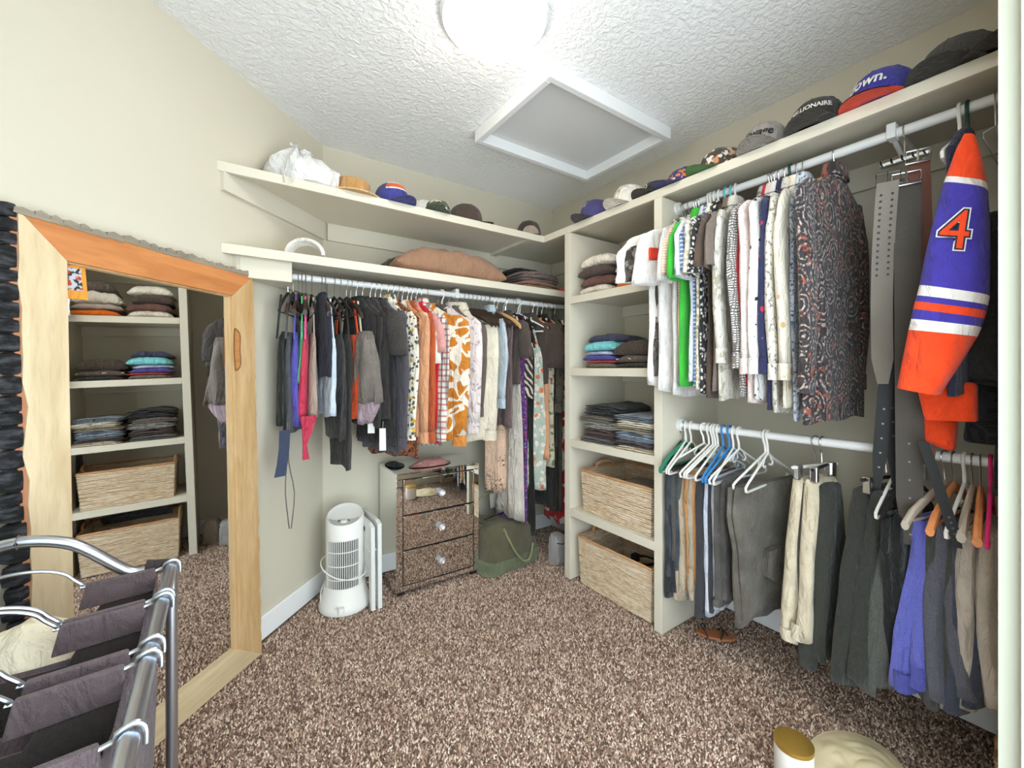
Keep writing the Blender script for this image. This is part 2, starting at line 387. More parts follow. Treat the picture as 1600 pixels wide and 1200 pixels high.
def hook_pts(z1=-.068, R=.0195):
    return [(R*math.cos(math.radians(a)), 0, R*math.sin(math.radians(a))) for a in range(205, -31, -26)]+[(R*.55, 0, -.026), (.004, 0, -.04), (0, 0, z1)]
def hanger(P, rz, style, colour, label, hw=.2, group=None, bar=True, name=None):
    t = thing(name or 'clothes_hanger', label, 'hanger', P, rz, group); m = M_HVEL[colour]
    if style == 'tube':                                    # moulded plastic tube hanger, one round section throughout
        r = .0046
        MB().tube(hook_pts(-.07), r, 8).build('hook', m, t)
        zz = -.185
        path = [(0, 0, -.07), (hw*.5, 0, -.122), (hw*.92, 0, -.165), (hw, 0, -.176), (hw*.985, 0, -.19), (hw*.93, 0, zz-.008), (0, 0, zz-.008), (-hw*.93, 0, zz-.008), (-hw*.985, 0, -.19), (-hw, 0, -.176), (-hw*.92, 0, -.165), (-hw*.5, 0, -.122)]
        MB().tube(path, r, 8, closed=True).build('frame', m, t)
        for s in (-1, 1):
            MB().tube([(s*.03, 0, -.086)]+[(s*(.034+.012*math.sin(a)), 0, -.1-.012*(1-math.cos(a))) for a in (.3, 1.2, 2.2, 3.2, 4.2)], .003, 6).build('strap_hook', m, t)
        return t
    MB().tube(hook_pts(-.075), .0021 if style != 'clip' else .0024, 6).build('hook', M_WIRE, t)
    if style == 'wood':
        m0 = MB()
        for s in (-1, 1):
            rg = []
            for k in range(7):
                q = k/6; u = s*(q*hw*.97+.001); z = -.085-.085*q**1.25-(.012 if q > .95 else 0); hh = .017-.003*q; th = .006+.004*q
                rg.append([Vector((u, th*math.cos(a), z+hh*math.sin(a))) for a in (2*PI*i/8 for i in range(8))])
            m0.loft(rg)
        m0.build('arms', m, t)
        if bar: MB().tube([(-hw*.85, 0, -.172), (hw*.85, 0, -.172)], .004, 6).build('bar', M_WIRE if colour == 'dark' else m, t)
    elif style == 'slim':
        m0 = MB().tube([(-hw, 0, -.178), (-hw*.8, 0, -.15), (-hw*.4, 0, -.108), (0, 0, -.08), (hw*.4, 0, -.108), (hw*.8, 0, -.15), (hw, 0, -.178)], [.004, .006, .006, .007, .006, .006, .004], 6)
        m0.build('arms', m, t)
        if bar: MB().tube([(-hw*.95, 0, -.18), (hw*.95, 0, -.18)], .003, 6).build('bar', m, t)
    elif style == 'wire':
        MB().tube([(0, 0, -.075), (hw, 0, -.16), (hw*.97, 0, -.172), (-hw*.97, 0, -.172), (-hw, 0, -.16)], .0016, 6, closed=True).build('frame', m, t)
    elif style == 'clip':
        MB().tube([(-hw, 0, -.09), (hw, 0, -.09)], .006, 8).build('bar', m, t)
        for s in (-1, 1):
            MB().box(s*hw*.75-.011, s*hw*.75+.011, -.011, .011, -.135, -.082).build('clip', M_CHROME, t, smooth=False, bevel=.003)
    return t

def interp(prof, z):
    for a, b in zip(prof, prof[1:]):
        if a[0] >= z >= b[0]:
            k = (a[0]-z)/(a[0]-b[0]+1e-9); k2 = k*k*(3-2*k)*.5+k*.5
            return [x+(y-x)*k2 for x, y in zip(a[1:], b[1:])]
    return list(prof[-1][1:])
def drape(prof, seed=0, fold=.010, nf=3, N=36, M=22, hemwave=.006, e=.75, start=0., mb=None, capt=True):
    """cloth hanging in folds. prof = [(z, centre u, half width, half thickness)], top to bottom"""
    rng = random.Random(seed); ph = rng.uniform(0, 6.3); ph2 = rng.uniform(0, 6.3); z0, z1 = prof[0][0], prof[-1][0]; rings = []
    zs = sorted(set([p[0] for p in prof]+[z0+(z1-z0)*k/M for k in range(M+1)]), reverse=True)
    zs2 = [zs[0]]
    for z in zs[1:]:
        if zs2[-1]-z > .004: zs2.append(z)
    for z in zs2:
        uc, hw, ht = interp(prof, z); q = (z0-z)/(z0-z1); A = fold*max(0, (q-start)/(1-start))**.7; ring = []
        for i in range(N):
            t = 2*PI*i/N; c, s_ = math.cos(t), math.sin(t)
            du = math.copysign(abs(c)**e, c); dv = math.copysign(abs(s_)**.6, s_)
            v = ht*dv+A*math.sin(nf*PI*du*.5+ph+1.1*math.sin(2.2*q+ph2))+A*.45*math.sin(nf*1.9*PI*du*.5+ph2+3*q)
            n_ = noise.noise(Vector((du*2+seed*3.1, q*5, s_*1.3)))
            v += .004*n_*(.3+q)+.007*q**.6*noise.noise(Vector((du*4.2+seed*1.3, q*2.6+seed, .5*(s_ > 0)))); u = uc+hw*du*(1+.05*noise.noise(Vector((q*4+seed*1.7, c, 7.7)))*q)
            ring.append(Vector((u, v, z+hemwave*q**6*math.sin(nf*du*2+ph))))
        rings.append(ring)
    m = mb or MB(); m.loft(rings, capt, False); return m
def drop(o):      # doubles the cloth so that an open hem shows an edge
    s = o.modifiers.new('cloth', 'SOLIDIFY'); s.thickness = .0022; s.offset = -1; return o

BACKTXT = {'B': 'on the back wall rod', 'U': 'on the upper right rod', 'L': 'on the lower right rod'}
SEED = [10]
def top_garment(rd, hu, fu, hem, mat, short, cat='shirt', hw=.195, sleeve=None, sl=None, smat=None, neck='collar', ht=.013, fold=.008, nf=3, hg=('slim', 'black'), name=None, cuff=None, nmat=None, flare=1.0, lower=0, bend=0, patch=None):
    SEED[0] += 1; sd = SEED[0]
    P = rodpos(rd, hu); reach = hw+(.045 if sleeve else .0); rz = yaw_for(rd, P, reach, fu)
    tip = P+Vector((math.cos(rz), math.sin(rz), 0))*reach; zh = zat(tip, hem)-P.z
    hn = {'black': 'slim black', 'dark': 'dark wooden', 'wood': 'orange wooden', 'white': 'white plastic', 'teal': 'teal plastic', 'tan': 'tan wooden', 'darkgreen': 'dark green plastic', 'green': 'green plastic', 'taupe': 'taupe'}[hg[1]]
    hanger(P, rz, hg[0], hg[1], f'{hn} hanger holding the {short}', hw*.97)
    t = thing(name or cat.replace(' ', '_'), f'{short} hanging {BACKTXT[rd]}', cat, P, rz)
    zA = -.066-lower
    if neck == 'strap':                                 # camisole: narrow straps from the hanger, body starts lower
        zb = zA-.20
        prof = [(zb, 0, hw*.55, .008), (zb-.03, 0, hw*.78, .012), (zb-.10, 0, hw*.86, ht), ((zb+zh)/2, 0, hw*.84*flare, ht*1.1), (zh, 0, hw*.86*flare, ht*1.2)]
        drop(drape(prof, sd, fold, nf, M=16).build('body', mat, t))
        for s in (-1, 1):
            MB().loft([[Vector((s*(.085+.05*q)+a*.006, b*.003, zA-.035+(zb-.03-zA+.03)*q)) for a, b in ((-1,-1),(1,-1),(1,1),(-1,1))] for q in (0, .3, .7, 1)]).build('strap', nmat or mat, t)
    else:
        prof = [(zA, 0, .05, .011), (zA-.018, 0, .064, .015), (zA-.045, 0, hw*.5, .015), (zA-.085, 0, hw*.84, .015), (zA-.115, 0, hw*.97, .014), (zA-.16, 0, hw*.98, ht),
                (zA-.3, 0, hw*.93, ht), ((zA+zh)/2-.08, 0, hw*.92*flare, ht*1.1), (zh, 0, hw*.94*flare, ht*1.25)]
        if zh > zA-.42: prof = prof[:6]+[(zh, 0, hw*.95*flare, ht*1.2)]
        drop(drape(prof, sd, fold, nf, start=.1).build('body', mat, t))
        if neck == 'collar':
            m = MB(); rg = []
            for zc, a, b in ((zA-.03, .066, .023), (zA-.005, .060, .024), (zA+.020, .054, .022), (zA+.022, .060, .027), (zA-.004, .071, .030), (zA-.022, .076, .031)):
                rg.append(ell(0, 0, zc, a, b, 20))
            m.loft(rg, False, False).build('collar', nmat or mat, t)
        elif neck == 'round':
            MB().tube([(.062*math.cos(a), .019*math.sin(a), zA-.016+.012*math.cos(2*a)) for a in (2*PI*i/20 for i in range(20))], .0045, 6, closed=True).build('neckband', nmat or mat, t)
    if sleeve:
        for s in (-1, 1):
            rng = random.Random(sd*7+s); m = MB(); sw = .068 if sleeve == 'short' else .055
            if sleeve == 'short':
                L = sl or .2; pth = [(hw*.80, zA-.075, .05, .012), (hw*.98, zA-.10, sw, .016), (hw+.03, zA-.16, sw*1.02, .017), (hw+.045, zA-.10-L, sw*.95, .018)]
            else:
                L = sl or (zA-zh)*.84; pth = [(hw*.80, zA-.075, .045, .012), (hw*.96, zA-.11, sw, .015), (hw+.0, zA-.2, sw, .017), (hw+.005, zA-.1-L*.5, sw*.9, .018), (hw-.005, zA-.10-L, sw*.72, .017)]
            rings = []; K = 14
            for k in range(K+1):
                q = k/K*(len(pth)-1); i = min(int(q), len(pth)-2); w = q-i; a = [x+(y-x)*w for x, y in zip(pth[i], pth[i+1])]
                ring = []
                for j in range(18):
                    th = 2*PI*j/18; c, sn = math.cos(th), math.sin(th)
                    n_ = noise.noise(Vector((c*1.4+sd, sn*1.4, k*.45+s*9)))
                    ring.append(Vector((s*(a[0]+a[2]*math.copysign(abs(c)**.85, c)*(1+.12*n_)), a[3]*sn*(1+.35*n_)+.006*math.sin(k*.5+sd)+(.004 if s > 0 else -.004), a[1]+.008*n_*(k/K))))
                rings.append(ring)
            drop(m.loft(rings, True, False).build('sleeve', smat or mat, t))
            if sleeve == 'long':
                a = pth[-1]
                MB().loft([ell(s*a[0], (.004 if s > 0 else -.004)+.006*math.sin(K*.5+sd), a[1]+dz, a[2]*1.05, a[3]*1.12, 18) for dz in (.012, -.045)], False, False).build('cuff', cuff or smat or mat, t)
    if patch is not None:
        MB().box(hw-.0, hw+.05, -.02, .033, zA-.215, zA-.16).build('sleeve_patch', patch, t, bevel=.006)
    if bend:                                            # the room-side shoulder swings round the post of the shelf tower
        for ch in t.children:
            if ch.type == 'MESH':
                for vv in ch.data.vertices: vv.co.y += bend*max(0, (vv.co.x-.125)/.1)**1.2
    if neck == 'collar' and sleeve and hw > .18:
        for k in range(5):
            z = zA-.09-k*.095
            if z > zh+.08: MB().lathe([(.0055, 0), (.0055, .003)], 8).build('button', M_WHITEPL, t).location = (hw*.02, -ht-.014, z)
    return t

B = 'B'
W = '#ece7df'
# ---- back wall rod, from the angled wall to the corner
top_garment(B, 450, 440, 668, fab('#23261f'), 'long black strappy dress nearest the angled wall', 'dress', 0.12, neck='strap', hg=('slim','black'))
top_garment(B, 458, 462, 679, fab('#55565a', 'heather', '#44464b'), 'charcoal tank top with a navy tie hanging below', 'tank top', 0.13, neck='strap', ht=.017, hg=('wood','dark'))
top_garment(B, 467, 484, 668, fab('#4d49a8', rough=.6), 'violet blue satin camisole with a drawstring', 'camisole', 0.15, neck='strap', ht=.02, fold=.013, nf=4, hg=('wood','dark'))
top_garment(B, 472, 479, 600, fab('#55b374'), 'green strappy top behind the violet camisole', 'camisole', 0.14, neck='strap')
top_garment(B, 478, 501, 655, fab('#c21f45', rough=.35), 'crimson satin camisole with a twisted tail', 'camisole', 0.165, neck='strap', nmat=fab('#ee5f92'), ht=.018, fold=.014, hg=('wood','dark'))
top_garment(B, 487, 518, 655, fab('#a58f83'), 'taupe tank top beside the crimson camisole', 'tank top', 0.175, neck='strap', ht=.016, hg=('slim','black'))
top_garment(B, 502, 515, 590, fab('#2d2c3a'), 'dark navy top on the rounded hanger', 'top', 0.16, neck='round', hg=('wood','dark'))
top_garment(B, 507, 526, 652, fab('#c9d3de'), 'pale blue tank top beside the dark navy top', 'tank top', 0.18, neck='strap', ht=.016)
top_garment(B, 522, 538, 690, fab('#2b2622', rough=.4), 'black satin camisole with bronze trim', 'camisole', 0.18, neck='strap', fold=.014)
top_garment(B, 531, 551, 735, fab('#33302c'), 'long black strappy top with a pointed hem', 'top', 0.18, neck='strap', fold=.012)
top_garment(B, 541, 567, 655, fab('#f0581f', 'speck', '#d8430f', sc=2), 'bright orange lace camisole', 'camisole', 0.18, neck='strap', ht=.016, hg=('wood','dark'))
top_garment(B, 548, 572, 640, fab('#dccdb8'), 'cream slip behind the orange lace camisole', 'camisole', 0.18, neck='strap')
top_garment(B, 556, 588, 655, fab('#2a2725'), 'black sleeveless top with paper tags', 'top', 0.19, neck='round', fold=.01)
top_garment(B, 566, 597, 668, fab('#37322f'), 'faded black sleeveless top', 'top', 0.19, neck='round')
top_garment(B, 578, 621, 658, fab('#453f3c'), 'charcoal brown short-sleeved tee', 'tee', 0.185, 'short', .2, neck='round', hg=('wood','dark'))
top_garment(B, 586, 618, 696, fab('#26231f'), 'long black top behind the charcoal tee', 'top', 0.2, neck='round')
top_garment(B, 594, 634, 712, fab('#57545b', 'heather', '#4a474d'), 'long slate grey cardigan', 'cardigan', 0.19, 'long', .62, neck='round', hg=('slim','black'))
top_garment(B, 604, 650, 664, fab('#efe6d2', 'floral', '#5a5a52', '#d9a63c', 1.2), 'white blouse with yellow and grey flowers', 'blouse', 0.18, 'long', .58, ht=.014)
top_garment(B, 612, 656, 716, fab('#a5613a', 'leopard', '#2c1d16'), 'brown leopard print dress', 'dress', 0.2, neck='round', fold=.012, nf=4)
top_garment(B, 620, 673, 590, fab('#e9e3d8'), 'fluffy white short-sleeved sweater', 'sweater', 0.175, 'short', .24, neck='round', ht=.018, hg=('wood','tan'))
top_garment(B, 628, 668, 684, fab('#d49a72'), 'peach long-sleeved top', 'top', 0.19, 'long', .6, neck='round', hg=('wood','wood'))
top_garment(B, 636, 678, 684, fab('#b4572f'), 'rust brown long-sleeved top', 'top', 0.185, 'long', .6, neck='round', hg=('wood','wood'))
top_garment(B, 642, 681, 560, fab('#d79a94'), 'dusty pink short-sleeved tee', 'tee', 0.175, 'short', .18, neck='round')
top_garment(B, 649, 687, 694, fab('#d3252a'), 'scarlet red long top', 'top', 0.195, neck='round', fold=.009)
top_garment(B, 656, 698, 700, fab('#efe9e2', 'plaid', '#d98f80', '#3f3b3a', .8), 'white blouse with thin red and grey checks', 'blouse', 0.18, 'long', .6)
top_garment(B, 664, 731, 690, fab('#cc7f2b', 'swirl', '#efe4d2', sc=.85), 'fleecy orange and white swirl patterned sweater', 'sweater', 0.215, 'long', .64, neck='round', ht=.02, cuff=fab('#d88a3e'))
top_garment(B, 684, 741, 660, fab('#5d5650'), 'grey brown sweater behind the swirl sweater', 'sweater', 0.14, 'long', .55, neck='round')
top_garment(B, 690, 751, 666, fab('#e5d9d4', 'speck', '#b59ca4', sc=.6), 'pale pink printed sweater', 'sweater', 0.195, 'long', .58, neck='round', hg=('tube','white'))
top_garment(B, 700, 758, 640, fab('#6b5e56'), 'taupe brown cardigan', 'cardigan', 0.17, 'long', .5, neck='round')
top_garment(B, 713, 784, 688, fab('#e8dcc5'), 'cream knit cardigan', 'cardigan', 0.2, 'long', .64, ht=.018)
for k in range(7):
    P = rodpos(B, 722+k*6.5); hanger(P, yaw_for(B, P, .205, 770+k*6), 'wood', 'dark', 'empty dark wooden hanger in the tight row beside the cream cardigan', .205, 'empty dark hangers on the back wall rod')
top_garment(B, 764, 789, 640, fab('#b8c6cf', 'denim', '#d5dde0', '#8fa2b0'), 'pale denim shirt', 'shirt', 0.17, 'long', .45)
top_garment(B, 770, 803, 668, fab('#6d5b59'), 'mauve brown long dress', 'dress', 0.19, neck='round', fold=.012, nf=4)
P = rodpos(B, 776); hanger(P, yaw_for(B, P, .21, 814), 'wood', 'tan', 'empty tan wooden hanger between the mauve dress and brown tee', .21)
top_garment(B, 786, 818, 768, fab('#e7c3a6', 'branch', '#3a2e28'), 'peach dress with black branch print', 'dress', 0.125, neck='strap', fold=.013, nf=4, flare=1.1)
top_garment(B, 789, 821, 602, fab('#574a43'), 'dark brown tee above the branch print dress', 'tee', 0.175, 'short', .2, neck='round', hg=('wood','dark'))
top_garment(B, 790, 815, 815, fab('#cdc4b8', rough=.7), 'long sheer white skirt dress', 'dress', 0.17, neck='strap', fold=.015, nf=5, flare=1.15)
top_garment(B, 803, 837, 622, fab('#3d332c', 'zebra', '#e2d6c4', sc=1.4), 'brown and cream zebra striped top', 'top', 0.17, neck='strap')
top_garment(B, 809, 854, 766, fab('#b9c3b4', 'floral', '#e9dfcd', '#e07c4c', .7), 'mint green floral dress with orange blooms', 'dress', 0.19, neck='strap', fold=.016, nf=5, flare=1.15, hg=('tube','white'))
top_garment(B, 812, 838, 840, fab('#231f1c'), 'floor-length black dress', 'dress', 0.15, neck='strap', fold=.012)
top_garment(B, 825, 869, 600, fab('#4e4139'), 'wide-sleeved brown tee', 'tee', 0.18, 'short', .26, neck='round', hg=('wood','wood'))
top_garment(B, 832, 861, 722, fab('#d99f78'), 'plain peach dress', 'dress', 0.19, neck='strap', fold=.01)
top_garment(B, 839, 870, 732, fab('#dfd3bd', 'floral', '#7c9a62', '#c4556a', .8), 'cream dress with pink and green flowers', 'dress', 0.18, neck='strap', fold=.013, nf=4)
top_garment(B, 846, 873, 798, fab('#2a2723'), 'black sleeveless dress by the shelf tower', 'dress', 0.17, neck='round')
top_garment(B, 852, 878, 700, fab('#5a5346', 'speck', '#3c362d'), 'olive brown printed blouse by the shelf tower', 'blouse', 0.175, 'long', .5, hg=('wood','wood'))
top_garment(B, 860, 882, 800, fab('#4a463a'), 'long olive green dress by the shelf tower', 'dress', 0.18, neck='round', fold=.012)
top_garment(B, 866, 886, 822, fab('#d43232', 'swirl', '#efe4da', sc=.7), 'red and white swirl print skirt near the floor', 'skirt', 0.14, neck='strap', fold=.012, nf=4)
top_garment(B, 799, 828, 838, fab('#56407a', 'floral', '#b04a86', '#8a78b8', 1.5), 'purple floral skirt above the green bag', 'skirt', 0.13, neck='strap', fold=.012)

# denim shorts clipped in front of the black tops, ties, cords and tags
t = thing('denim_skirt', 'folded grey denim skirt with a mauve lining clipped among the black tops', 'skirt', ony(571, 520, -.47)); t.rotation_euler.z = math.radians(-75)
drop(drape([(0, 0, .045, .02), (-.02, .0, .055, .024), (-.14, .01, .065, .034), (-.33, .025, .085, .03)], 5, .012, 3, M=12).build('denim', fab('#6f675f', 'denim', '#8a8078', '#57504a'), t))
drop(drape([(-.2, .0, .05, .012), (-.34, .02, .07, .02), (-.43, .0, .035, .016)], 6, .01, 2, M=8).build('lining', fab('#a8929a'), t))
MB().loft([ell(0, 0, z, a, b, 20) for z, a, b in ((.006, .047, .022), (-.03, .058, .027))], False, False).build('waistband', fab('#655d55', 'denim', '#7d736b', '#4f4842'), t)
def ribbon(name, label, cat, pts, w, mat, wd=(1,0,0), th=.0015, group=None, parent=None):
    m = MB(); wd = Vector(wd).normalized(); nn = wd.cross(Vector((0,0,1))); nn = nn.normalized() if nn.length > .01 else Vector((0,1,0)); rg = []
    for k, p in enumerate(pts):
        p = Vector(p); ww = w[k] if isinstance(w, (list, tuple)) else w
        rg.append([p-wd*ww-nn*th, p+wd*ww-nn*th, p+wd*ww+nn*th, p-wd*ww+nn*th])
    o = m.loft(rg).build(name, mat, parent, smooth=False)
    if label: tag(o, label, cat, group)
    return o
ribbon('fabric_tie', 'flat navy tie end hanging below the charcoal tank top', 'tie', [ony(445, 672, -.45), ony(444, 700, -.45), ony(441, 725, -.45), ony(437, 745, -.45)], .022, fab('#3f465c'), (1, .3, 0))
for k, (a, b, c) in enumerate(((449, 446, 452), (452, 460, 455))):
    o = MB().tube([ony(a, 660, -.43), ony(a-1, 720, -.43), ony(b, 770, -.43), ony(c, 826, -.43)], .0025, 6).build('drawstring', fab('#6d6a64'))
    tag(o, 'thin grey cord dangling below the charcoal tank top', 'cord', 'cords below the tank top')
ribbon('satin_tail', 'twisted crimson satin tail hanging under the crimson camisole', 'tie', [ony(482, 650, -.47), ony(480, 675, -.47), ony(476, 695, -.47), ony(478, 718, -.47)], [.035, .02, .008, .014], fab('#b81c40', rough=.35), (1, .2, 0), .004)
for k, (u, v0, v1) in enumerate(((580, 660, 677), (598, 668, 704))):
    a = ony(u, v0, -.42); h = a.z-ony(u, v1, -.42).z
    t = thing('paper_tag', ('small' if k == 0 else 'long')+' white paper price tag hanging below the black tops', 'tag', a, math.radians(-25))
    MB().box(-.016, .016, -.0006, .0006, -h, -.004).build('card', paint('tag_paper', '#e8e6e0', .8), t, smooth=False); MB().tube([(0,0,-.006), (.002,0,.03)], .0008, 5).build('string', fab('#dddad2'), t)

# ---- upper right rod, from the tower to the belts
U = 'U'
for a in [
 (1068, 992, 602, fab(W), 'plain white tee with a loose sleeve', 'tee', .2, 'short', .2, ('wire','white')),
 (1072, 1002, 588, fab('#5b554e', 'camo', '#3f3a36', '#8a847c', 1.5), 'grey camouflage print tee', 'tee', .19, 'short', .2, ('slim','black')),
 (1079, 1016, 612, fab('#e7e2dc'), 'off-white tee with a red patch on its sleeve', 'tee', .2, 'short', .22, ('wire','white')),
 (1087, 1040, 620, fab('#dcd7d2', 'heather', '#c9c3bf'), 'pale grey tee between the white tees', 'tee', .19, 'short', .22, ('slim','black')),
 (1090, 1048, 596, fab('#efb79a', 'stripe', '#f2e2d6', sc=2), 'peach striped tee', 'tee', .18, 'short', .2, ('wood','wood')),
 (1094, 1055, 603, fab('#3fb83a'), 'bright green polo shirt', 'polo shirt', .2, 'short', .22, ('wood','wood')),
 (1108, 1066, 598, fab('#d7dbe8'), 'pale blue short-sleeved shirt', 'shirt', .2, 'short', .22, ('tube','white')),
 (1112, 1072, 606, fab('#6d83ad', 'plaid', '#d9dbe0', '#2f3f66', 1.4), 'blue plaid shirt', 'shirt', .19, 'short', .2, ('tube','white')),
 (1117, 1078, 612, fab('#efe8d8', 'floral', '#c7b98e', '#8f9a86', 1.3), 'cream shirt with small leaf flowers', 'shirt', .2, 'short', .22, ('tube','white')),
 (1124, 1086, 616, fab('#2e2c2c', 'floral', '#e3dfda', '#cfc9c2', 1.5), 'black shirt with white blossoms', 'shirt', .2, 'short', .22, ('tube','white')),
 (1134, 1098, 622, fab('#5b4a3f'), 'dark chocolate brown tee', 'tee', .195, 'short', .2, ('tube','teal')),
 (1143, 1112, 610, fab('#84756a', 'heather', '#786a60'), 'taupe polo shirt', 'polo shirt', .19, 'short', .2, ('tube','teal')),
 (1150, 1118, 626, fab('#ddd6c9', 'speck', '#b5ab96', sc=.5), 'ivory long-sleeved shirt with faint leaves', 'shirt', .2, 'long', .52, ('tube','white')),
 (1205, 1140, 618, fab('#dcd8d2', 'check', '#4a4644', '#77716c', 1.2), 'black and white checked shirt', 'shirt', .2, 'long', .54, ('slim','black')),
 (1209, 1148, 606, fab('#b3313c'), 'crimson red shirt', 'shirt', .18, 'long', .5, ('wire','white')),
 (1213, 1156, 630, fab('#e2cfc8', 'dots', '#a98d88', sc=3.2), 'pale pink shirt with tiny dots', 'shirt', .2, 'long', .56, ('wire','white')),
 (1219, 1172, 628, fab('#e9e4df', 'cherry', '#26242a', '#3a3338', 1), 'white shirt with black cherry print', 'shirt', .2, 'long', .56, ('wire','white')),
 (1228, 1188, 640, fab('#2f3152', 'cherry', '#c32c46', '#7a5f86', .8), 'navy shirt with red roses', 'shirt', .19, 'long', .56, ('slim','black')),
 (1236, 1200, 648, fab('#dfd9cc', 'speck', '#8f897c', sc=1.1), 'white shirt with grey flecks', 'shirt', .19, 'long', .58, ('tube','darkgreen')),
 (1246, 1216, 642, fab('#eee4cf', 'cherry', '#d6b27c', '#b9c6b6', .5), 'cream shirt with pale yellow flowers', 'shirt', .2, 'long', .58, ('wire','white')),
 (1256, 1236, 656, fab('#dfe3e8', 'paisley', '#47628a', '#6a86a8', 1.4), 'white shirt with blue paisley behind the dark paisley shirt', 'shirt', .19, None, None, ('wire','white')),
 (1305, 1247, 664, fab('#2a2224', 'paisley', '#b9a79c', '#9c4a34', 1.1, rough=.55), 'dark paisley shirt with rust and silver print', 'shirt', .23, 'long', .62, ('wood','wood'))]:
    bd = {'plain white': -.06, 'grey camouf': -.04, 'off-white t': -.022}.get(a[4][:11].strip(), 0)
    top_garment(U, a[0], a[1], a[2], a[3], a[4], a[5], a[6], a[7], a[8], bend=bd, patch=fab('#d8402c') if 'red patch' in a[4] else None, hg=a[9], ht=.011, fold=.007, neck='round' if a[5] == 'tee' else 'collar')

# ---- lower right rod: trousers folded over hangers, clipped trousers, empty hangers
L = 'L'
def pants(hu, fu, hem, mat, short, hw=.16, zt=-.185, ht=.02, fold=.008, hg=('tube','white'), hgl=None, cuff=None, legs=2, tw=.9, bw=.85, cat='trousers', hhw=.2, noh=False, uoff=0, cuffh=.03):
    SEED[0] += 1; sd = SEED[0]; P = rodpos(L, hu); rz = yaw_for(L, P, hw+uoff, fu)
    tip = P+Vector((math.cos(rz), math.sin(rz), 0))*(hw+uoff); zh = zat(tip, hem)-P.z
    if not noh:
        hn = {'white': 'white plastic', 'black': 'black', 'dark': 'dark wooden', 'wood': 'orange wooden', 'taupe': 'taupe plastic', 'green': 'green plastic', 'blue': 'blue plastic'}[hg[1]]
        hanger(P, rz, hg[0], hg[1], hgl or f'{hn} hanger holding the {short}', hhw)
    t = thing(cat.replace(' ', '_'), f'{short} hanging {BACKTXT[L]}', cat, P, rz)
    for k in range(legs):
        oy = (k-(legs-1)/2)*ht*1.3; zk = zh+(.035 if k else 0); f = 1-.06*k
        prof = [(zt, uoff, hw*tw*f, .006), (zt-.012, uoff, hw*tw*f, ht*.8), (zt-.1, uoff, hw*(tw+.04)*f, ht), ((zt+zk)/2, uoff, hw*(tw+bw)/2*f, ht*1.05), (zk, uoff, hw*bw*f, ht*1.1)]
        m = drape(prof, sd*3+k, fold, 3, M=16); m.v = [(x, y+oy, z) for x, y, z in m.v]
        o = drop(m.build('leg', mat, t))
        if cuff is not None:
            m2 = drape([(zk+cuffh, uoff, hw*bw*f*1.02, ht*1.16), (zk-.004, uoff, hw*bw*f*1.02, ht*1.18)], sd*3+k, 0, 3, M=2, capt=False); 
            ph = m2; m2.v = [(x, y+oy, z) for x, y, z in m2.v]
            m2.build('hem_cuff', cuff, o)
    return t, P, rz, zh
DEN = fab('#3b4046', 'denim', '#555b62', '#2b2f34'); OLV = fab('#5b554b', 'denim', '#7a7368', '#45403a')
BLK = fab('#2b2b2b', 'heather', '#3a3a39'); BEI = fab('#b9a88f', 'denim', '#cbbca4', '#9c8c75')
P = rodpos(L, 1070); hanger(P, yaw_for(L, P, .21, 1031), 'wood', 'green', 'green plastic hanger against the shelf tower', .21)
pants(1064, 1038, 940, fab('#313235'), 'black trousers beside the shelf tower', .17, hg=('slim','black'))
pants(1072, 1046, 905, DEN, 'faded indigo jeans', .17)
pants(1080, 1052, 880, fab('#4c4a45', 'heather', '#605d57'), 'dark grey knit trousers', .16)
pants(1100, 1048, 935, BEI, 'khaki chino trousers with rolled hems', .16, cuff=fab('#c6b69d'), ht=.024, fold=.012)
pants(1108, 1072, 930, fab('#c08a58'), 'tan corduroy trousers', .16)
pants(1114, 1078, 938, fab('#a99c88', 'denim', '#bcae99', '#8f836f'), 'sand coloured cotton trousers', .16, cuff=fab('#b3a591'))
pants(1122, 1094, 972, fab('#37373a', 'heather', '#444447'), 'charcoal jersey joggers', .16, ht=.024, fold=.014)
pants(1130, 1106, 968, fab('#c9cede', 'denim', '#dcdfe8', '#a9b2c8'), 'pale blue cotton trousers', .15, hg=('tube','blue'), hgl='bright blue plastic hanger holding the pale blue trousers')
pants(1146, 1120, 955, fab('#5a5854', 'denim', '#74716c', '#454340'), 'grey jeans folded over a bar', .17, cuff=fab('#63605b', 'denim', '#7a7772', '#4a4845'))
t, P, rz, zh = pants(1196, 1136, 985, OLV, 'olive grey jeans spread wide with a back pocket', .235, ht=.014, fold=.012, tw=.93, bw=.8)
MB().prism([(-.06, -.44), (.05, -.44), (.055, -.54), (-.005, -.575), (-.065, -.54)], lambda p, s: Vector((p[0], .046 if s else .018, p[1]))).build('back_pocket', OLV, t, smooth=False, bevel=.002)
for u, f, n in ((1118, 1072, 'beside the khaki chinos'), (1155, 1108, 'in front of the blue hanger'), (1200, 1165, 'standing apart near the olive jeans')):
    P = rodpos(L, u); hanger(P, yaw_for(L, P, .2, f), 'tube', 'white', f'empty white plastic tube hanger {n}', .2)
P = rodpos(L, 1140); hanger(P, yaw_for(L, P, .2, 1102), 'tube', 'blue', 'empty bright blue plastic hanger in the middle of the white ones', .2)
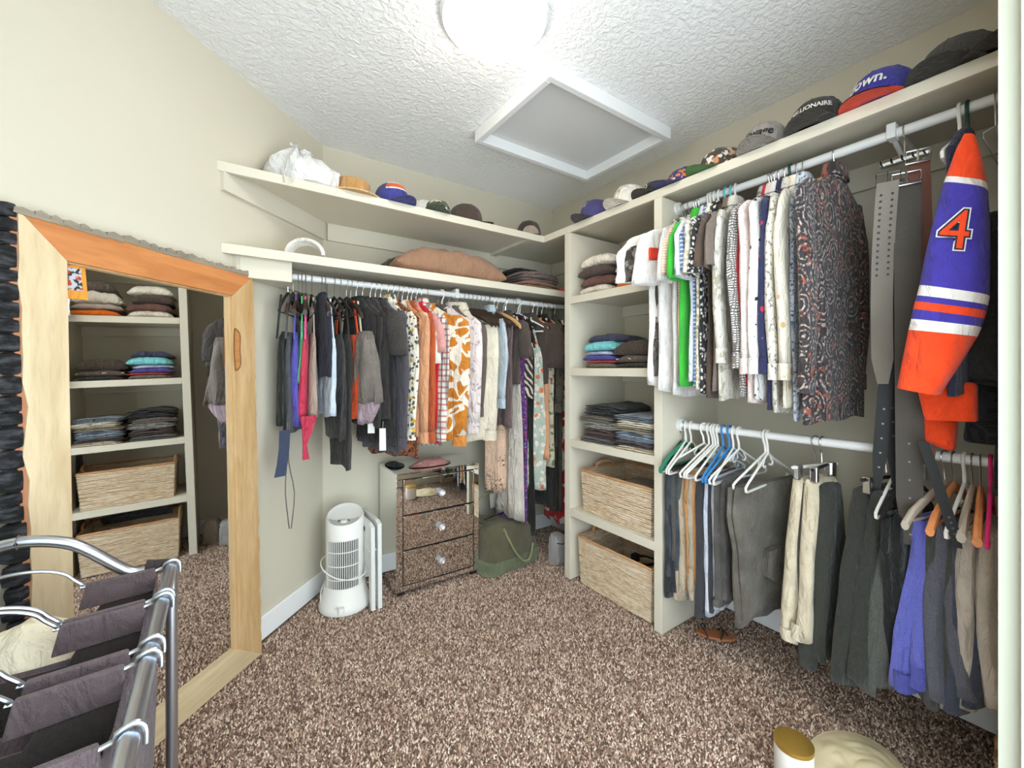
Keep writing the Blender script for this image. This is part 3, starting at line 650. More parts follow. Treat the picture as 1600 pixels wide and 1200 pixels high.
# trousers hung full length by clips
pants(1274, 1232, 1005, fab('#d6c8ad'), 'cream trousers with rolled hems', .13, zt=-.13, ht=.03, fold=.012, hg=('clip','white'), hgl='white clip hanger holding the cream trousers', tw=.55, bw=1.0, hhw=.11, cuff=fab('#e0d3ba'), cuffh=.045)
pants(1284, 1262, 1045, fab('#34352f', 'heather', '#40413b'), 'black jersey trousers beside the cream pair', .13, zt=-.14, ht=.034, fold=.016, hg=('clip','black'), hgl='black clip hanger holding the jersey trousers', tw=.45, bw=1.0, hhw=.09)
pants(1385, 1320, 1078, fab('#31322d', 'heather', '#3b3c37'), 'wide black knit joggers', .2, zt=-.12, ht=.036, fold=.02, hg=('clip','black'), hgl='dark clip hanger holding the wide black joggers', tw=.5, bw=1.0, hhw=.12)
pants(1398, 1362, 1092, fab('#4a4b45', 'heather', '#5d5e58'), 'dark speckled grey joggers', .18, zt=-.17, ht=.03, fold=.02, hg=('tube','white'), tw=.55, bw=1.0, hhw=.15)
pants(1420, 1385, 1060, fab('#1f1f1f'), 'plain black trousers behind the belts', .16, zt=-.17, ht=.02, hg=('slim','black'))
pants(1476, 1412, 1086, fab('#5f62b4', 'heather', '#6c70c0'), 'periwinkle blue fleece joggers', .2, zt=-.17, ht=.026, fold=.02, hg=('wood','taupe'), tw=.6, bw=.95, hhw=.2, cuff=fab('#5558a8'), cuffh=.05)
pants(1490, 1452, 1112, fab('#3f403b', 'heather', '#4b4c46'), 'dark olive fleece joggers', .2, zt=-.17, ht=.026, fold=.016, hg=('wood','wood'), tw=.6, bw=.95, hhw=.2)
pants(1507, 1476, 1102, fab('#53535d', 'heather', '#64646e'), 'slate blue fleece joggers', .2, zt=-.17, ht=.03, fold=.022, hg=('tube','white'), tw=.6, bw=1.0, hhw=.19)
pants(1519, 1500, 1125, fab('#3a3f4d', 'heather', '#474c5a'), 'dark navy fleece joggers', .2, zt=-.17, ht=.024, hg=('wood','taupe'), tw=.6, bw=.95, hhw=.19)
pants(1532, 1527, 1128, fab('#bdb2a5'), 'light stone trousers by the door casing', .2, zt=-.17, ht=.026, fold=.014, hg=('wood','wood'), tw=.7, bw=.9, hhw=.2)
P = rodpos(L, 1548); hanger(P, yaw_for(L, P, .2, 1542), 'tube', 'pink', 'hot pink plastic hanger by the door casing', .2)

# ---- belts on a steel belt hanger, upper rod
P = rodpos('U', 1414); t = thing('belt_hanger', 'steel belt hanger hooked on the upper rod beside the dark paisley shirt', 'hanger', P, PI)
MB().tube(hook_pts(-.085), .0024, 6).build('hook', M_CHROME, t)
MB().box(-.012, .012, -.06, .06, -.10, -.085).build('bar', M_CHROME, t, smooth=False, bevel=.004)
pegs = []
for k in range(5):
    y = -.05+k*.025; MB().tube([(0, y, -.095), (.03, y, -.10), (.042, y, -.09)], .0028, 6).build('peg', M_CHROME, t)
def belt(label, u0, v0, u1, v1, w, mat, x=-.46, holes=0, studs=0, buckle=True, curve=0, bm=None):
    a = onx(u0, v0, x); b = onx(u1, v1, x+.02); t = thing('belt', label, 'belt', a); d = b-a; pts = []; n = 9
    for k in range(n):
        q = k/(n-1); pts.append(d*q+Vector((.012*math.sin(q*3+u0), curve*math.sin(q*PI), 0)))
    wd = Vector((-.35, 1, 0)).normalized()
    ribbon('strap', None, None, pts, [w*(.5 if k == n-1 else 1) for k in range(n)], mat, wd, .0022, parent=t)
    nrm = wd.cross(Vector((0, 0, 1))).normalized(); nrm = nrm if nrm.x < 0 else -nrm
    def at(q): 
        i = min(int(q*(n-1)), n-2); f = q*(n-1)-i; return pts[i].lerp(pts[i+1], f)
    for k in range(holes):
        c = at(.72+.05*k); MB().tube([c+nrm*.001, c+nrm*.0042], .0032, 8).build('eyelet', M_DARKMET, t)
    for r in range(studs):
        for s in (-1, 1):
            c = at(.06+.42*r/studs)+wd*s*w*.5; MB().tube([c+nrm*.001, c+nrm*.004], .0034, 8).build('stud_hole', M_BLACKPL, t)
    if buckle:
        hh = w*1.08; c0 = Vector((0, 0, .0)); q = [c0+wd*s*hh+Vector((0, 0, z)) for s, z in ((-1, -.006), (1, -.006), (1, .03), (-1, .03))]
        MB().tube(q, .0034, 8, closed=True).build('buckle', bm or M_CHROME, t); MB().tube([c0+Vector((0,0,-.01)), c0+nrm*.006+Vector((0,0,.03))], .0026, 6).build('prong', bm or M_CHROME, t)
    return t
LEA = lambda n, c: paint(n, c, .5, var=.12, bump=.3, bscale=120)
belt('wide grey belt with two rows of punched holes', 1388, 285, 1378, 600, .026, LEA('leather_grey', '#7d7468'), -.47, 0, 14, True, .01, M_DARKMET)
belt('long dark brown leather belt reaching almost to the lower hangers', 1416, 285, 1424, 850, .03, LEA('leather_dark', '#4a433a'), -.45, 6, 0)
belt('black belt with small eyelets beside the grey punched belt', 1398, 300, 1370, 765, .018, LEA('leather_black', '#1f1e1c'), -.42, 5, 0, True, -.01)
belt('reddish brown leather belt with a steel buckle', 1434, 250, 1452, 725, .024, LEA('leather_red', '#6b3f30'), -.44, 0, 0, True)
belt('second black belt with eyelets curling behind the dark brown belt', 1408, 320, 1402, 760, .02, LEA('leather_black', '#1f1e1c'), -.40, 3, 0, False, .02)
belt('narrow black belt slanting across the lower hangers', 1440, 690, 1500, 855, .012, LEA('leather_black', '#1f1e1c'), -.52, 4, 0, False)

# ---- hockey style jersey with striped sleeve
P = rodpos('U', 1512); hanger(P, PI+.05, 'tube', 'darkgreen', 'dark green plastic hanger carrying the striped jersey', .2)
P2 = rodpos('U', 1500); hanger(P2, PI-.02, 'tube', 'white', 'white plastic hanger beside the dark green jersey hanger', .2)
ORA, BLU, WHT, NVY = fab('#f0491e'), fab('#43399c'), fab('#e9e4de'), fab('#2a2d45')
t = thing('jersey', 'orange and royal blue striped sports jersey with a number four on its sleeve', 'jersey', P, 0)
XS = -.60
rows = [((1507,212),(1524,212)), ((1495,235),(1532,238)), ((1479,279),(1542,286)), ((1476,289),(1543,297)), ((1462,340),(1546,345)), ((1448,400),(1547,400)), ((1439,447),(1546,462)), ((1435,463),(1543,477)), ((1432,472),(1541,486)), ((1429,484),(1537,498)), ((1426,499),(1533,511)), ((1422,516),(1526,526)), ((1413,562),(1496,574)), ((1405,605),(1468,617))]
mats = [ORA, ORA, WHT, BLU, BLU, BLU, WHT, BLU, ORA, BLU, WHT, ORA, ORA]
names = ['shoulder', 'shoulder', 'stripe', 'sleeve', 'sleeve', 'sleeve', 'stripe', 'stripe', 'stripe', 'stripe', 'stripe', 'cuff', 'cuff']
def jring(r, q):
    a = onx(*r[0], XS)-P; b = onx(*r[1], XS)-P; c = (a+b)/2; h = (b-a)/2; th = .018+.035*min(1, q*3); out = []
    for i in range(24):
        A = 2*PI*i/24; cc, ss = math.cos(A), math.sin(A)
        out.append(c+h*math.copysign(abs(cc)**.7, cc)+Vector((th*math.copysign(abs(ss)**.6, ss), 0, 0)))
    return out
k = 0
while k < len(mats):
    j = k
    while j+1 < len(mats) and mats[j+1] is mats[k] and names[j+1] == names[k]: j += 1
    MB().loft([jring(rows[i], i/13) for i in range(k, j+2)], k == 0, False).build(names[k], mats[k], t); k = j+1
drop(drape([(-.07, 0, .05, .012), (-.11, 0, .13, .015), (-.17, 0, .21, .015), (-.5, 0, .22, .018), (-.82, 0, .23, .02)], 77, .008, 3).build('body', NVY, t))
m = MB(); a = [onx(u, v, -.5)-P for u, v in ((1434,600),(1526,597),(1527,658),(1447,655))]; m.loft([[p+Vector((dx, 0, 0)) for dx in (-.03, .03)][i] if False else p for p in a for i in (0,)] and [[a[0]+Vector((-.03,0,0)), a[1]+Vector((-.03,0,0)), a[1]+Vector((.03,0,0)), a[0]+Vector((.03,0,0))], [a[3]+Vector((-.03,0,0)), a[2]+Vector((-.03,0,0)), a[2]+Vector((.03,0,0)), a[3]+Vector((.03,0,0))]], True, False)
m.build('second_sleeve', ORA, t, bevel=.012)
a = [onx(u, v, -.42)-P for u, v in ((1446,650),(1496,655),(1492,706),(1448,690))]
MB().loft([[a[0]+Vector((-.03,0,0)), a[1]+Vector((-.03,0,0)), a[1]+Vector((.03,0,0)), a[0]+Vector((.03,0,0))], [a[3]+Vector((-.03,0,0)), a[2]+Vector((-.03,0,0)), a[2]+Vector((.03,0,0)), a[3]+Vector((.03,0,0))]]).build('hem', ORA, t, bevel=.012)

# ---- lettering helpers: flat print laid on a curved surface
def text_mesh(s, size=1., shear=0, bold=.0):
    cu = bpy.data.curves.new('lettering', 'FONT'); cu.body = s; cu.size = size; cu.shear = shear; cu.offset = bold; cu.align_x = 'CENTER'; cu.align_y = 'CENTER'; cu.resolution_u = 3
    o = bpy.data.objects.new('lettering', cu); COL.objects.link(o); dg = bpy.context.evaluated_depsgraph_get(); dg.update()
    me = bpy.data.meshes.new_from_object(o.evaluated_get(dg)); bpy.data.objects.remove(o); bpy.data.curves.remove(cu)
    bm = bmesh.new(); bm.from_mesh(me); bmesh.ops.triangulate(bm, faces=bm.faces)
    for _ in range(2):
        bmesh.ops.subdivide_edges(bm, edges=[e for e in bm.edges if e.calc_length() > .12*size], cuts=1); bmesh.ops.triangulate(bm, faces=bm.faces)
    bm.to_mesh(me); bm.free(); return me
def print_on(name, me, fn, mat, parent):
    for v in me.vertices: v.co = fn(v.co.x, v.co.y)
    me.materials.append(mat); me.update(); o = bpy.data.objects.new(name, me); COL.objects.link(o); o.parent = parent; return o
def onsleeve(off):
    def fn(x, y):
        u = 1485+x*50-y*6; v = 361-y*44+x*3; return onx(u, v, XS-.0555-off)-P
    return fn
for off, bold, mt in ((.0000, .10, WHT), (.0012, .055, NVY), (.0024, .0, ORA)):
    print_on('number_print', text_mesh('4', 2.0, .25, bold), onsleeve(off), mt, t)

# ---- dark sweaters by the door casing
P = rodpos('U', 1556); hanger(P, PI, 'wire', 'white', 'thin white wire hanger by the door casing', .2)
t = thing('sweater', 'charcoal sweater with a wide hem beside the striped jersey', 'sweater', P, 0)
rw = [((1543,330),(1592,330)), ((1536,420),(1592,420)), ((1520,500),(1592,500)), ((1498,588),(1592,602))]
m = MB().loft([[onx(*a, -.42)-P+Vector((dx, 0, 0)) if s == 0 else onx(*b, -.42)-P+Vector((dx, 0, 0)) for s, dx in ((0,-.02),(1,-.02),(1,.03),(0,.03))] for a, b in rw]).build('body', fab('#3d3d3c', 'heather', '#474746'), t, bevel=.015)
MB().tube([onx(1497, 590, -.43)-P, onx(1545, 597, -.43)-P, onx(1592, 603, -.43)-P], .009, 8).build('hem_band', fab('#343433'), t)
t = thing('sweater', 'black textured knit hanging below the charcoal sweater', 'sweater', P+Vector((.06, 0, 0)), 0)
P3 = P+Vector((.06, 0, 0))
MB().loft([[(onx(*a, -.36) if s == 0 else onx(*b, -.36))-P3+Vector((dx, 0, 0)) for s, dx in ((0,-.02),(1,-.02),(1,.03),(0,.03))] for a, b in [((1520,590),(1592,590)), ((1512,640),(1592,640)), ((1505,690),(1592,700))]]).build('body', fab('#23272a', 'check', '#15181a', '#2c3034', 1.5), t, bevel=.012)
MB().loft([[(onx(*a, -.36) if s == 0 else onx(*b, -.36))-P3+Vector((dx, 0, 0)) for s, dx in ((0,-.02),(1,-.02),(1,.03),(0,.03))] for a, b in [((1556,690),(1592,690)), ((1550,775),(1592,775))]]).build('sleeve', fab('#23272a', 'check', '#15181a', '#2c3034', 1.5), t, bevel=.012)

# ================================================================ MIRROR leaning on the angled wall
t = thing('floor_mirror', 'large mirror in a live-edge wooden frame with charred bark leaning on the wall', 'mirror', (-1.978, -.426, 0), PI/4)
t.rotation_euler = (-.024, 0, PI/4)
M_MAPLE = wood('maple_frame', '#cdb48d', '#e2cda8', 'Z', 1, .5); M_MAPLEB = wood('maple_bottom', '#c2ab86', '#d9c29a', 'X', 1, .5)
M_CHERRY = wood('cherry_top', '#b5713f', '#d18a52', 'X', 1, .5); M_OAK = wood('oak_side', '#b9935f', '#d4b285', 'Z', 1, .5)
IX0, IX1, IZ0, IZ1, OX0, OZ1 = -.655, -.112, .092, 1.507, -.755, 1.612
rng = random.Random(8)
def wavy(p, q, n, amp, seed):
    p, q = Vector(p), Vector(q); nn = Vector((-(q-p).y, (q-p).x)).normalized(); r = random.Random(seed)
    return [p.lerp(q, k/n)+nn*(amp*noise.noise(Vector((k*.55, seed, 0)))+amp*.3*r.uniform(-1, 1) if 0 < k < n else 0) for k in range(n+1)]
def board(name, poly, mat, y0=-.004, y1=.03):
    return MB().prism([(p[0], p[1]) for p in poly], lambda p, s: Vector((p[0], y1 if s else y0, p[1]))).build(name, mat, t, smooth=False, bevel=.0015)
lft = wavy((OX0, OZ1), (OX0+.022, 0), 26, .012, 3)
board('left_board', lft+[Vector((IX0, IZ0)), Vector((IX0, IZ1))], M_MAPLE)
tp = wavy((-.005, OZ1-.004), (OX0, OZ1), 26, .006, 5)
board('top_board', tp+[Vector((IX0, IZ1)), Vector((IX1, IZ1))], M_CHERRY)
rt = wavy((0, 0), (-.005, OZ1-.004), 60, .006, 9)
rb = board('right_board', rt+[Vector((IX1, IZ1)), Vector((IX1, IZ0))], M_OAK)
board('bottom_board', [Vector((OX0+.022, 0)), Vector((0, 0)), Vector((IX1, IZ0)), Vector((IX0, IZ0))], M_MAPLEB)
# knot hollow on the right board: a bark-lined patch with raised lips
kn = [(-.108+.034*math.sin(a)*(1+.25*math.sin(3*a))*(.9 if math.sin(a) > 0 else .12), 1.29+.085*math.cos(a)) for a in (2*PI*k/22 for k in range(22))]
MB().prism(kn, lambda p, s: Vector((p[0], .0 if s else -.0055, p[1]))).build('knot', wood('knot_wood', '#a8703c', '#c99058', 'X', 2.5, .6), t, smooth=False, bevel=.002)
MB().tube([Vector((p[0], -.006, p[1])) for p in kn], .0022, 6, closed=True).build('knot_rim', wood('knot_rim', '#6b4526', '#8a5c34'), t)
# charred bark: separate chunks down the left edge, thin scales along the top
M_BARK = NT('charred_bark'); co = M_BARK.coord((1,1,3)); M_BARK.bump(M_BARK.noise(co, 30, 5, .65), .9, .012)
M_BARK = M_BARK.fin(M_BARK.mix(M_BARK.step(M_BARK.noise(co, 22, 4), .45, .75), lin('#1d1d1e'), lin('#55555a')), .8)
M_INNER = wood('inner_bark', '#a56a48', '#c28a66', 'Z', 1.5, .7)
for k in range(len(lft)-1):
    a, b = lft[k], lft[k+1]; MB().prism([(a.x, a.y), (a.x-.013, a.y), (b.x-.013, b.y), (b.x, b.y)], lambda p, s: Vector((p[0], .029 if s else .001, p[1]))).build('inner_bark', M_INNER, t, smooth=False)
z = OZ1+.012; k = 0
while z > .01:
    h = rng.uniform(.03, .062); x1 = OX0-.004+.022*(1-z/OZ1)+.012*noise.noise(Vector((z*6, 3, 0))); w = rng.uniform(.034, .05); z2 = max(0, z-h)
    rg = []
    for f, g in ((0, .55), (.12, .95), (.5, 1.05), (.88, .97), (1, .6)):
        zz = z+(z2+.002-z)*f; dx = w*g; dt = .019*g
        rg.append([Vector((x1-dx, -.002+.012, zz+rng.uniform(-.003, .003))), Vector((x1-dx*.6, .012-dt, zz)), Vector((x1, .012-dt*.75, zz+rng.uniform(-.002, .002))), Vector((x1, .026, zz)), Vector((x1-dx*.8, .026, zz))])
    MB().loft(rg).build('bark_chunk', M_BARK, t, smooth=False); z = z2; k += 1
M_GBARK = wood('grey_bark', '#7c7264', '#a39784', 'X', 2, .85); x = OX0-.01
while x < -.02:
    w = rng.uniform(.02, .05); zt = OZ1-.002+.004*noise.noise(Vector((x*9, 1, 2))); h = rng.uniform(.008, .018)
    MB().prism([(x, zt-.008), (x+w*1.05, zt-.008-.003), (x+w, zt+h*.5), (x+w*.45, zt+h), (x+.003, zt+h*.6)], lambda p, s: Vector((p[0], .027 if s else -.006, p[1]))).build('bark_scale', M_GBARK, t, smooth=False); x += w
T = NT('mirror_glass'); T.b.inputs['Metallic'].default_value = 1; T.b.inputs['Roughness'].default_value = .015; T.b.inputs['Base Color'].default_value = (.93, .94, .93, 1)
M_MIRROR = T.m
boxpart('glass', M_MIRROR, t, IX0-.012, IX1+.012, .018, .023, IZ0-.012, IZ1+.012, 0)
for b in ((IX0, IX0+.004, IZ0, IZ1), (IX1-.004, IX1, IZ0, IZ1), (IX0, IX1, IZ1-.004, IZ1)):
    boxpart('inner_lip', M_OAK, t, b[0], b[1], .006, .018, b[2], b[3], 0)
# photo card tucked into the corner of the mirror
c = thing('photo_card', 'small photo card with an orange border tucked into the mirror corner', 'photo', t.matrix_basis @ Vector((IX0+.001, .0, IZ1-.10)))
c.rotation_euler = t.rotation_euler
MB().box(0, .058, .014, .0165, 0, .094, Matrix.Rotation(-.06, 4, 'Y')).build('card', fab('#e89a3a', 'plain'), c, smooth=False)
T = NT('photo_print'); co = T.coord(); col = T.mix(T.step(T.noise(co, 70, 2), .5, .54), lin('#b9bcc0'), lin('#3a3634')); col = T.mix(T.step(T.noise(T.coord((1,1,1), (1,2,3)), 55, 1), .6, .63), col, lin('#b5473a'))
MB().box(.004, .046, .0125, .0139, .024, .086, Matrix.Rotation(-.06, 4, 'Y')).build('print', T.fin(col, .4), c, smooth=False)

# ================================================================ LAUNDRY SORTER in the foreground
M_ALU = paint('brushed_aluminium', '#c3c8d0', .3, 1, .03)
M_HAMP = fab('#5d4f52', 'heather', '#665759', rough=.7); M_HAMPI = fab('#3a3230', rough=.8); M_CANVAS = fab('#efe3c8')
HX1, HX0, HYB, HYF, HZ = -2.222, -2.74, -1.145, -1.97, .72
t = thing('laundry_sorter', 'aluminium laundry sorter frame with arched handle carrying brown bags', 'laundry sorter', (0, 0, 0))
for x in (HX0, HX1):
    for y in (HYB, HYF): MB().tube([(x, y, .03), (x, y, HZ+.012)], .0125, 16).build('post', M_ALU, t); MB().lathe([(.02, 0), (.022, .015), (.014, .035)], 12, x, y).build('foot', M_BLACKPL, t)
    MB().tube([(x, HYB, HZ), (x, HYF, HZ)], .0125, 16).build('side_rail', M_ALU, t); MB().tube([(x, HYB, .1), (x, HYF, .1)], .009, 10).build('lower_rail', M_ALU, t)
for y in (HYB, HYF):
    half = [(0, 0), (.03, -.004), (.058, -.004), (.08, .004), (.105, .026), (.14, .062), (.175, .092), (.21, .107), (.24, .114), (.262, .116)]     # the arched end rail rises gently to the middle
    pts = [(HX1-a, y, HZ+b) for a, b in half]+[(HX0+(HX1-HX0)*0+a, y, HZ+b) for a, b in reversed(half)]
    MB().tube(pts, .0125, 14).build('arched_handle', M_ALU, t)
    MB().tube([(HX1-.2595, y, HZ+.116), (HX0+.2595, y, HZ+.116)], .0155, 14).build('grip', M_HAMP, t)
    MB().tube([(HX1-.004, y, HZ), (HX1-.05, y, HZ+.009)], .0142, 14).build('sleeve_cover', M_HAMPI, t)
    MB().tube([(HX1, y, .1), (HX0, y, .1)], .009, 10).build('lower_rail', M_ALU, t)
BG = [('nearest the mirror holding cream linen', -1.165, -1.335), ('in the middle of the frame', -1.353, -1.527), ('nearest the room entrance', -1.572, -1.75)]
for n_, y0, y1 in BG:
    t = thing('laundry_bag', f'brown cloth bag hung in the laundry sorter {n_}', 'laundry bag', (0, 0, .14)); zt = HZ-.015-.14
    m = MB(); N = 12; rg = []
    for f in (0, .04, .3, .6, .85, 1.):
        s = .94+.06*f; zz = zt*f; sag = .02*f
        ring = []
        for (ax, ay, bx, by) in ((HX0+.03, y0, HX1-.025, y0), (HX1-.025, y0, HX1-.025, y1), (HX1-.025, y1, HX0+.03, y1), (HX0+.03, y1, HX0+.03, y0)):
            for k in range(N):
                q = k/N; x = ax+(bx-ax)*q; y = ay+(by-ay)*q; mid = math.sin(q*PI); bul = .012*math.sin(PI*f)*mid
                xm, ym = (HX0+HX1)/2, (y0+y1)/2; x = xm+(x-xm)*s+(bul if x > xm else -bul)*(ax == bx); y = ym+(y-ym)*s+(bul*(1 if y > ym else -1))*(ay == by)
                ring.append(Vector((x, y, zz-(.06*min(1, mid*1.6)*f**8*(abs(x-xm) < .12) if ay == by else .015*mid*f**8)+.004*noise.noise(Vector((x*20, y*20, zz*9)))*f)))
        rg.append(ring)
    o = m.loft(rg, True, False).build('bag', M_HAMP, t); s_ = o.modifiers.new('cloth', 'SOLIDIFY'); s_.thickness = .003; o.data.materials.append(M_HAMPI); s_.material_offset = 1
    for y in (y0, y1):
        e = 1 if y == y0 else -1
        for xa, xb in ((HX1-.15, HX1-.03), (HX0+.035, HX0+.155)):
            MB().loft([[Vector((x, y+dy, z)) for x, z in ((xa, zt+.018), (xb, zt+.022), (xb+.006, zt-.032), (xa-.012, zt-.038))] for dy in (-.0065, .0065)]).build('hem_flap', M_HAMP, t, bevel=.003)
        pts = [(HX1+.017, y, zt+.0), (HX1+.016, y, zt+.024), (HX1+.004, y, zt+.033), (HX1-.012, y, zt+.026), (HX1-.03, y, zt+.014), (HX1-.15, y, zt+.012)]
        xc = (HX0+HX1)/2; pts += [(xc+.105, y, zt+.016)]+[(xc+.092*math.cos(a), y, zt+.02+.05*math.sin(a)) for a in (math.radians(d) for d in range(15, 166, 15))]+[(xc-.105, y, zt+.016), (HX0+.15, y, zt+.012), (HX0+.03, y, zt+.014), (HX0, y, zt+.033), (HX0-.017, y, zt)]
        MB().tube(pts, .0038, 8).build('wire_handle', M_ALU, t)
def cloth_heap(name, label, cat, cx, cy, z, rx, ry, h, mat, seed, n=40):
    m = MB(); rg = []
    for k in range(n+1):
        r = k/n; ring = []
        for j in range(48):
            a = 2*PI*j/48; x, y = rx*r*math.cos(a), ry*r*math.sin(a)
            f = noise.noise(Vector((x*11+seed, y*11, seed)))+.6*abs(noise.noise(Vector((x*24, y*24+seed, 3))))
            ring.append(Vector((cx+x, cy+y, z+max(.002, h*(1-r**2.2)+.5*h*f*(1-r**4)))))
        rg.append(ring)
    o = m.loft(rg[1:], True, False).build(name, mat); return tag(o, label, cat)
cloth_heap('linen_heap', 'crumpled cream linen heaped in the laundry bag nearest the mirror', 'laundry', -2.47, -1.25, .63, .19, .07, .06, M_CANVAS, 4)
cloth_heap('shirt_heap', 'white crumpled shirt low in the middle laundry bag', 'laundry', -2.42, -1.44, .5, .15, .07, .05, fab('#e9e6e2'), 9)
# ================================================================ MIRRORED CHEST
t = thing('mirrored_chest', 'small mirrored chest of three drawers with crystal knobs', 'chest', (-1.357, -.336, 0), math.radians(-1.5))
M_EDGE = paint('black_edge', '#1d1a18', .4); W_, D_, HT = .497, .312, .655
boxpart('foot', M_BLACKPL, t, .01, .05, .01, .05, 0, .022); boxpart('foot', M_BLACKPL, t, W_-.05, W_-.01, .01, .05, 0, .022); boxpart('foot', M_BLACKPL, t, .01, .05, D_-.05, D_-.01, 0, .022); boxpart('foot', M_BLACKPL, t, W_-.05, W_-.01, D_-.05, D_-.01, 0, .022)
boxpart('carcass', M_EDGE, t, .004, W_-.004, .006, D_, .02, HT-.006)
boxpart('top_panel', M_MIRROR, t, 0, W_, 0, D_, HT-.006, HT, .0015)
for x0, x1 in ((0, .004), (W_-.004, W_)): boxpart('side_panel', M_MIRROR, t, x0, x1, .003, D_, .02, HT-.007, .001)
for x0, x1 in ((.001, .034), (W_-.034, W_-.001)): boxpart('front_stile', M_MIRROR, t, x0, x1, 0, .0058, .022, HT-.035, .002)
boxpart('front_rail', M_MIRROR, t, .001, W_-.001, 0, .0058, HT-.033, HT-.007, .002); boxpart('front_rail', M_MIRROR, t, .036, W_-.036, 0, .0058, .022, .05, .002)
T = NT('crystal'); T.b.inputs['Roughness'].default_value = .03; T.b.inputs['Transmission Weight'].default_value = .75; T.b.inputs['Base Color'].default_value = (.95, .96, 1, 1); M_CRY = T.m
zz = [(.43, .618), (.243, .424), (.055, .237)]
for z0, z1 in zz:
    d = boxpart('drawer', M_MIRROR, t, .038, W_-.038, -.003, .0055, z0, z1, .0035)
    k = MB().lathe([(.004, 0), (.006, .01), (.016, .018), (.019, .026), (.013, .034), (.003, .036)], 10).build('knob', M_CRY, d, smooth=False); k.rotation_euler = (PI/2, 0, 0); k.location = (W_/2, -.003, (z0+z1)/2)
cloth_heap('scarf', 'dusty pink satin scarf crumpled on top of the mirrored chest', 'scarf', -1.12, -.235, HT+.002, .13, .055, .035, fab('#b98079', rough=.5), 13)
cloth_heap('black_scarf', 'black scarf folded on the corner of the mirrored chest', 'scarf', -1.295, -.13, HT+.002, .05, .085, .02, fab('#22201f'), 17)
# things on the floor that the top drawer reflects
t = thing('candle_jar', 'white candle jar with a gold lid on the carpet', 'candle', (-.74, -1.965, 0))
MB().lathe([(.048, .002), (.05, .006), (.05, .105), (.046, .108)], 28).build('jar', M_WHITEPL, t); MB().lathe([(.0505, .106), (.0505, .118), (.03, .121)], 28).build('lid', paint('gold', '#d8b25c', .5, 1), t)
cloth_heap('paper_bag', 'crumpled cream paper wrap lying on the carpet beside the candle jar', 'paper', -.55, -2.06, .002, .17, .12, .03, paint('cream_paper', '#e3d3ab', .75), 21)
# ================================================================ FAN HEATER
hp = Vector((-1.592, -.232, 0)); t = thing('tower_heater', 'white oscillating tower fan heater wrapped in its cord', 'heater', hp, math.radians(-110))
# local +x faces the room
MB().lathe([(.123, 0), (.126, .012), (.122, .03), (.108, .07), (.098, .12)], 40).build('base', M_WHITEPL, t)
def slant(x): return .455-.35*x
m = MB(); n = 48; rg = []
for z in (.10, .2, .3): rg.append([Vector((.092*math.cos(2*PI*i/n), .092*math.sin(2*PI*i/n), z)) for i in range(n)])
rg.append([Vector((.092*math.cos(a), .092*math.sin(a), slant(.092*math.cos(a)))) for a in (2*PI*i/n for i in range(n))])
rg.append([Vector((.086*math.cos(a), .086*math.sin(a), slant(.086*math.cos(a))+.008)) for a in (2*PI*i/n for i in range(n))])
rg.append([Vector((.074*math.cos(a), .074*math.sin(a), slant(.074*math.cos(a))-.004)) for a in (2*PI*i/n for i in range(n))])
m.loft(rg, False, True).build('body', M_WHITEPL, t)
cp = [(.073*math.cos(a), .073*math.sin(a)) for a in (math.radians(d) for d in range(-75, 76, 10))]+[(.03, .05), (.035, 0), (.03, -.05)]
MB().prism(cp, lambda p, s: Vector((p[0], p[1], slant(p[0])+(.002 if s else -.004)))).build('control_panel', paint('heater_grey', '#b4b8b0', .4), t, smooth=False)
MB().lathe([(.017, 0), (.015, .012), (.004, .014)], 16).build('dial', paint('heater_dial', '#d8d6cc', .3), t).location = (.052, 0, slant(.052)+.002)
for s in (-1, 0, 1): MB().box(-.008, .008, -.0016, .0016, 0, .0025).build('mark', M_BLACKPL, t, smooth=False).matrix_local = Matrix.Translation((.042, s*.024, slant(.042)+.0025)) @ Matrix.Rotation(s*.6, 4, 'Z') @ Matrix.Rotation(.34, 4, 'Y')
gp = []
for a in range(-48, 49, 6): gp.append(math.radians(a))
m = MB(); m.loft([[Vector((r*math.cos(a), r*math.sin(a), z)) for r, a in [(.0915, b) for b in gp]+[(.0945, b) for b in reversed(gp)]] for z in (.105, .355)]).build('grille_recess', paint('grille_dark', '#4b4d4e', .6), t, smooth=False)
for a in gp: MB().tube([(.0965*math.cos(a), .0965*math.sin(a), .105), (.0965*math.cos(a), .0965*math.sin(a), .358)], .0021, 6).build('grille_bar', M_WHITEPL, t)
for z in (.105, .165, .232, .3, .358): MB().tube([(.098*math.cos(a), .098*math.sin(a), z) for a in gp], .0024, 6).build('grille_ring', M_WHITEPL, t)
cz = lambda a, z: (.115*math.cos(a), .115*math.sin(a), z)
MB().tube([cz(math.radians(d), .20-.035*math.sin(math.radians(d*1.2+40))) for d in range(-170, 181, 14)]+[cz(math.radians(d), .16-.0011*(d-190)) for d in range(190, 330, 12)]+[(.122, -.02, .05), (.13, .0, .04)], .0035, 6).build('cord', M_WHITEPL, t)
MB().box(.12, .145, -.012, .012, .022, .05).box(.128, .13, -.008, -.006, .008, .022).box(.128, .13, .006, .008, .008, .022).build('plug', M_WHITEPL, t, smooth=False, bevel=.004)
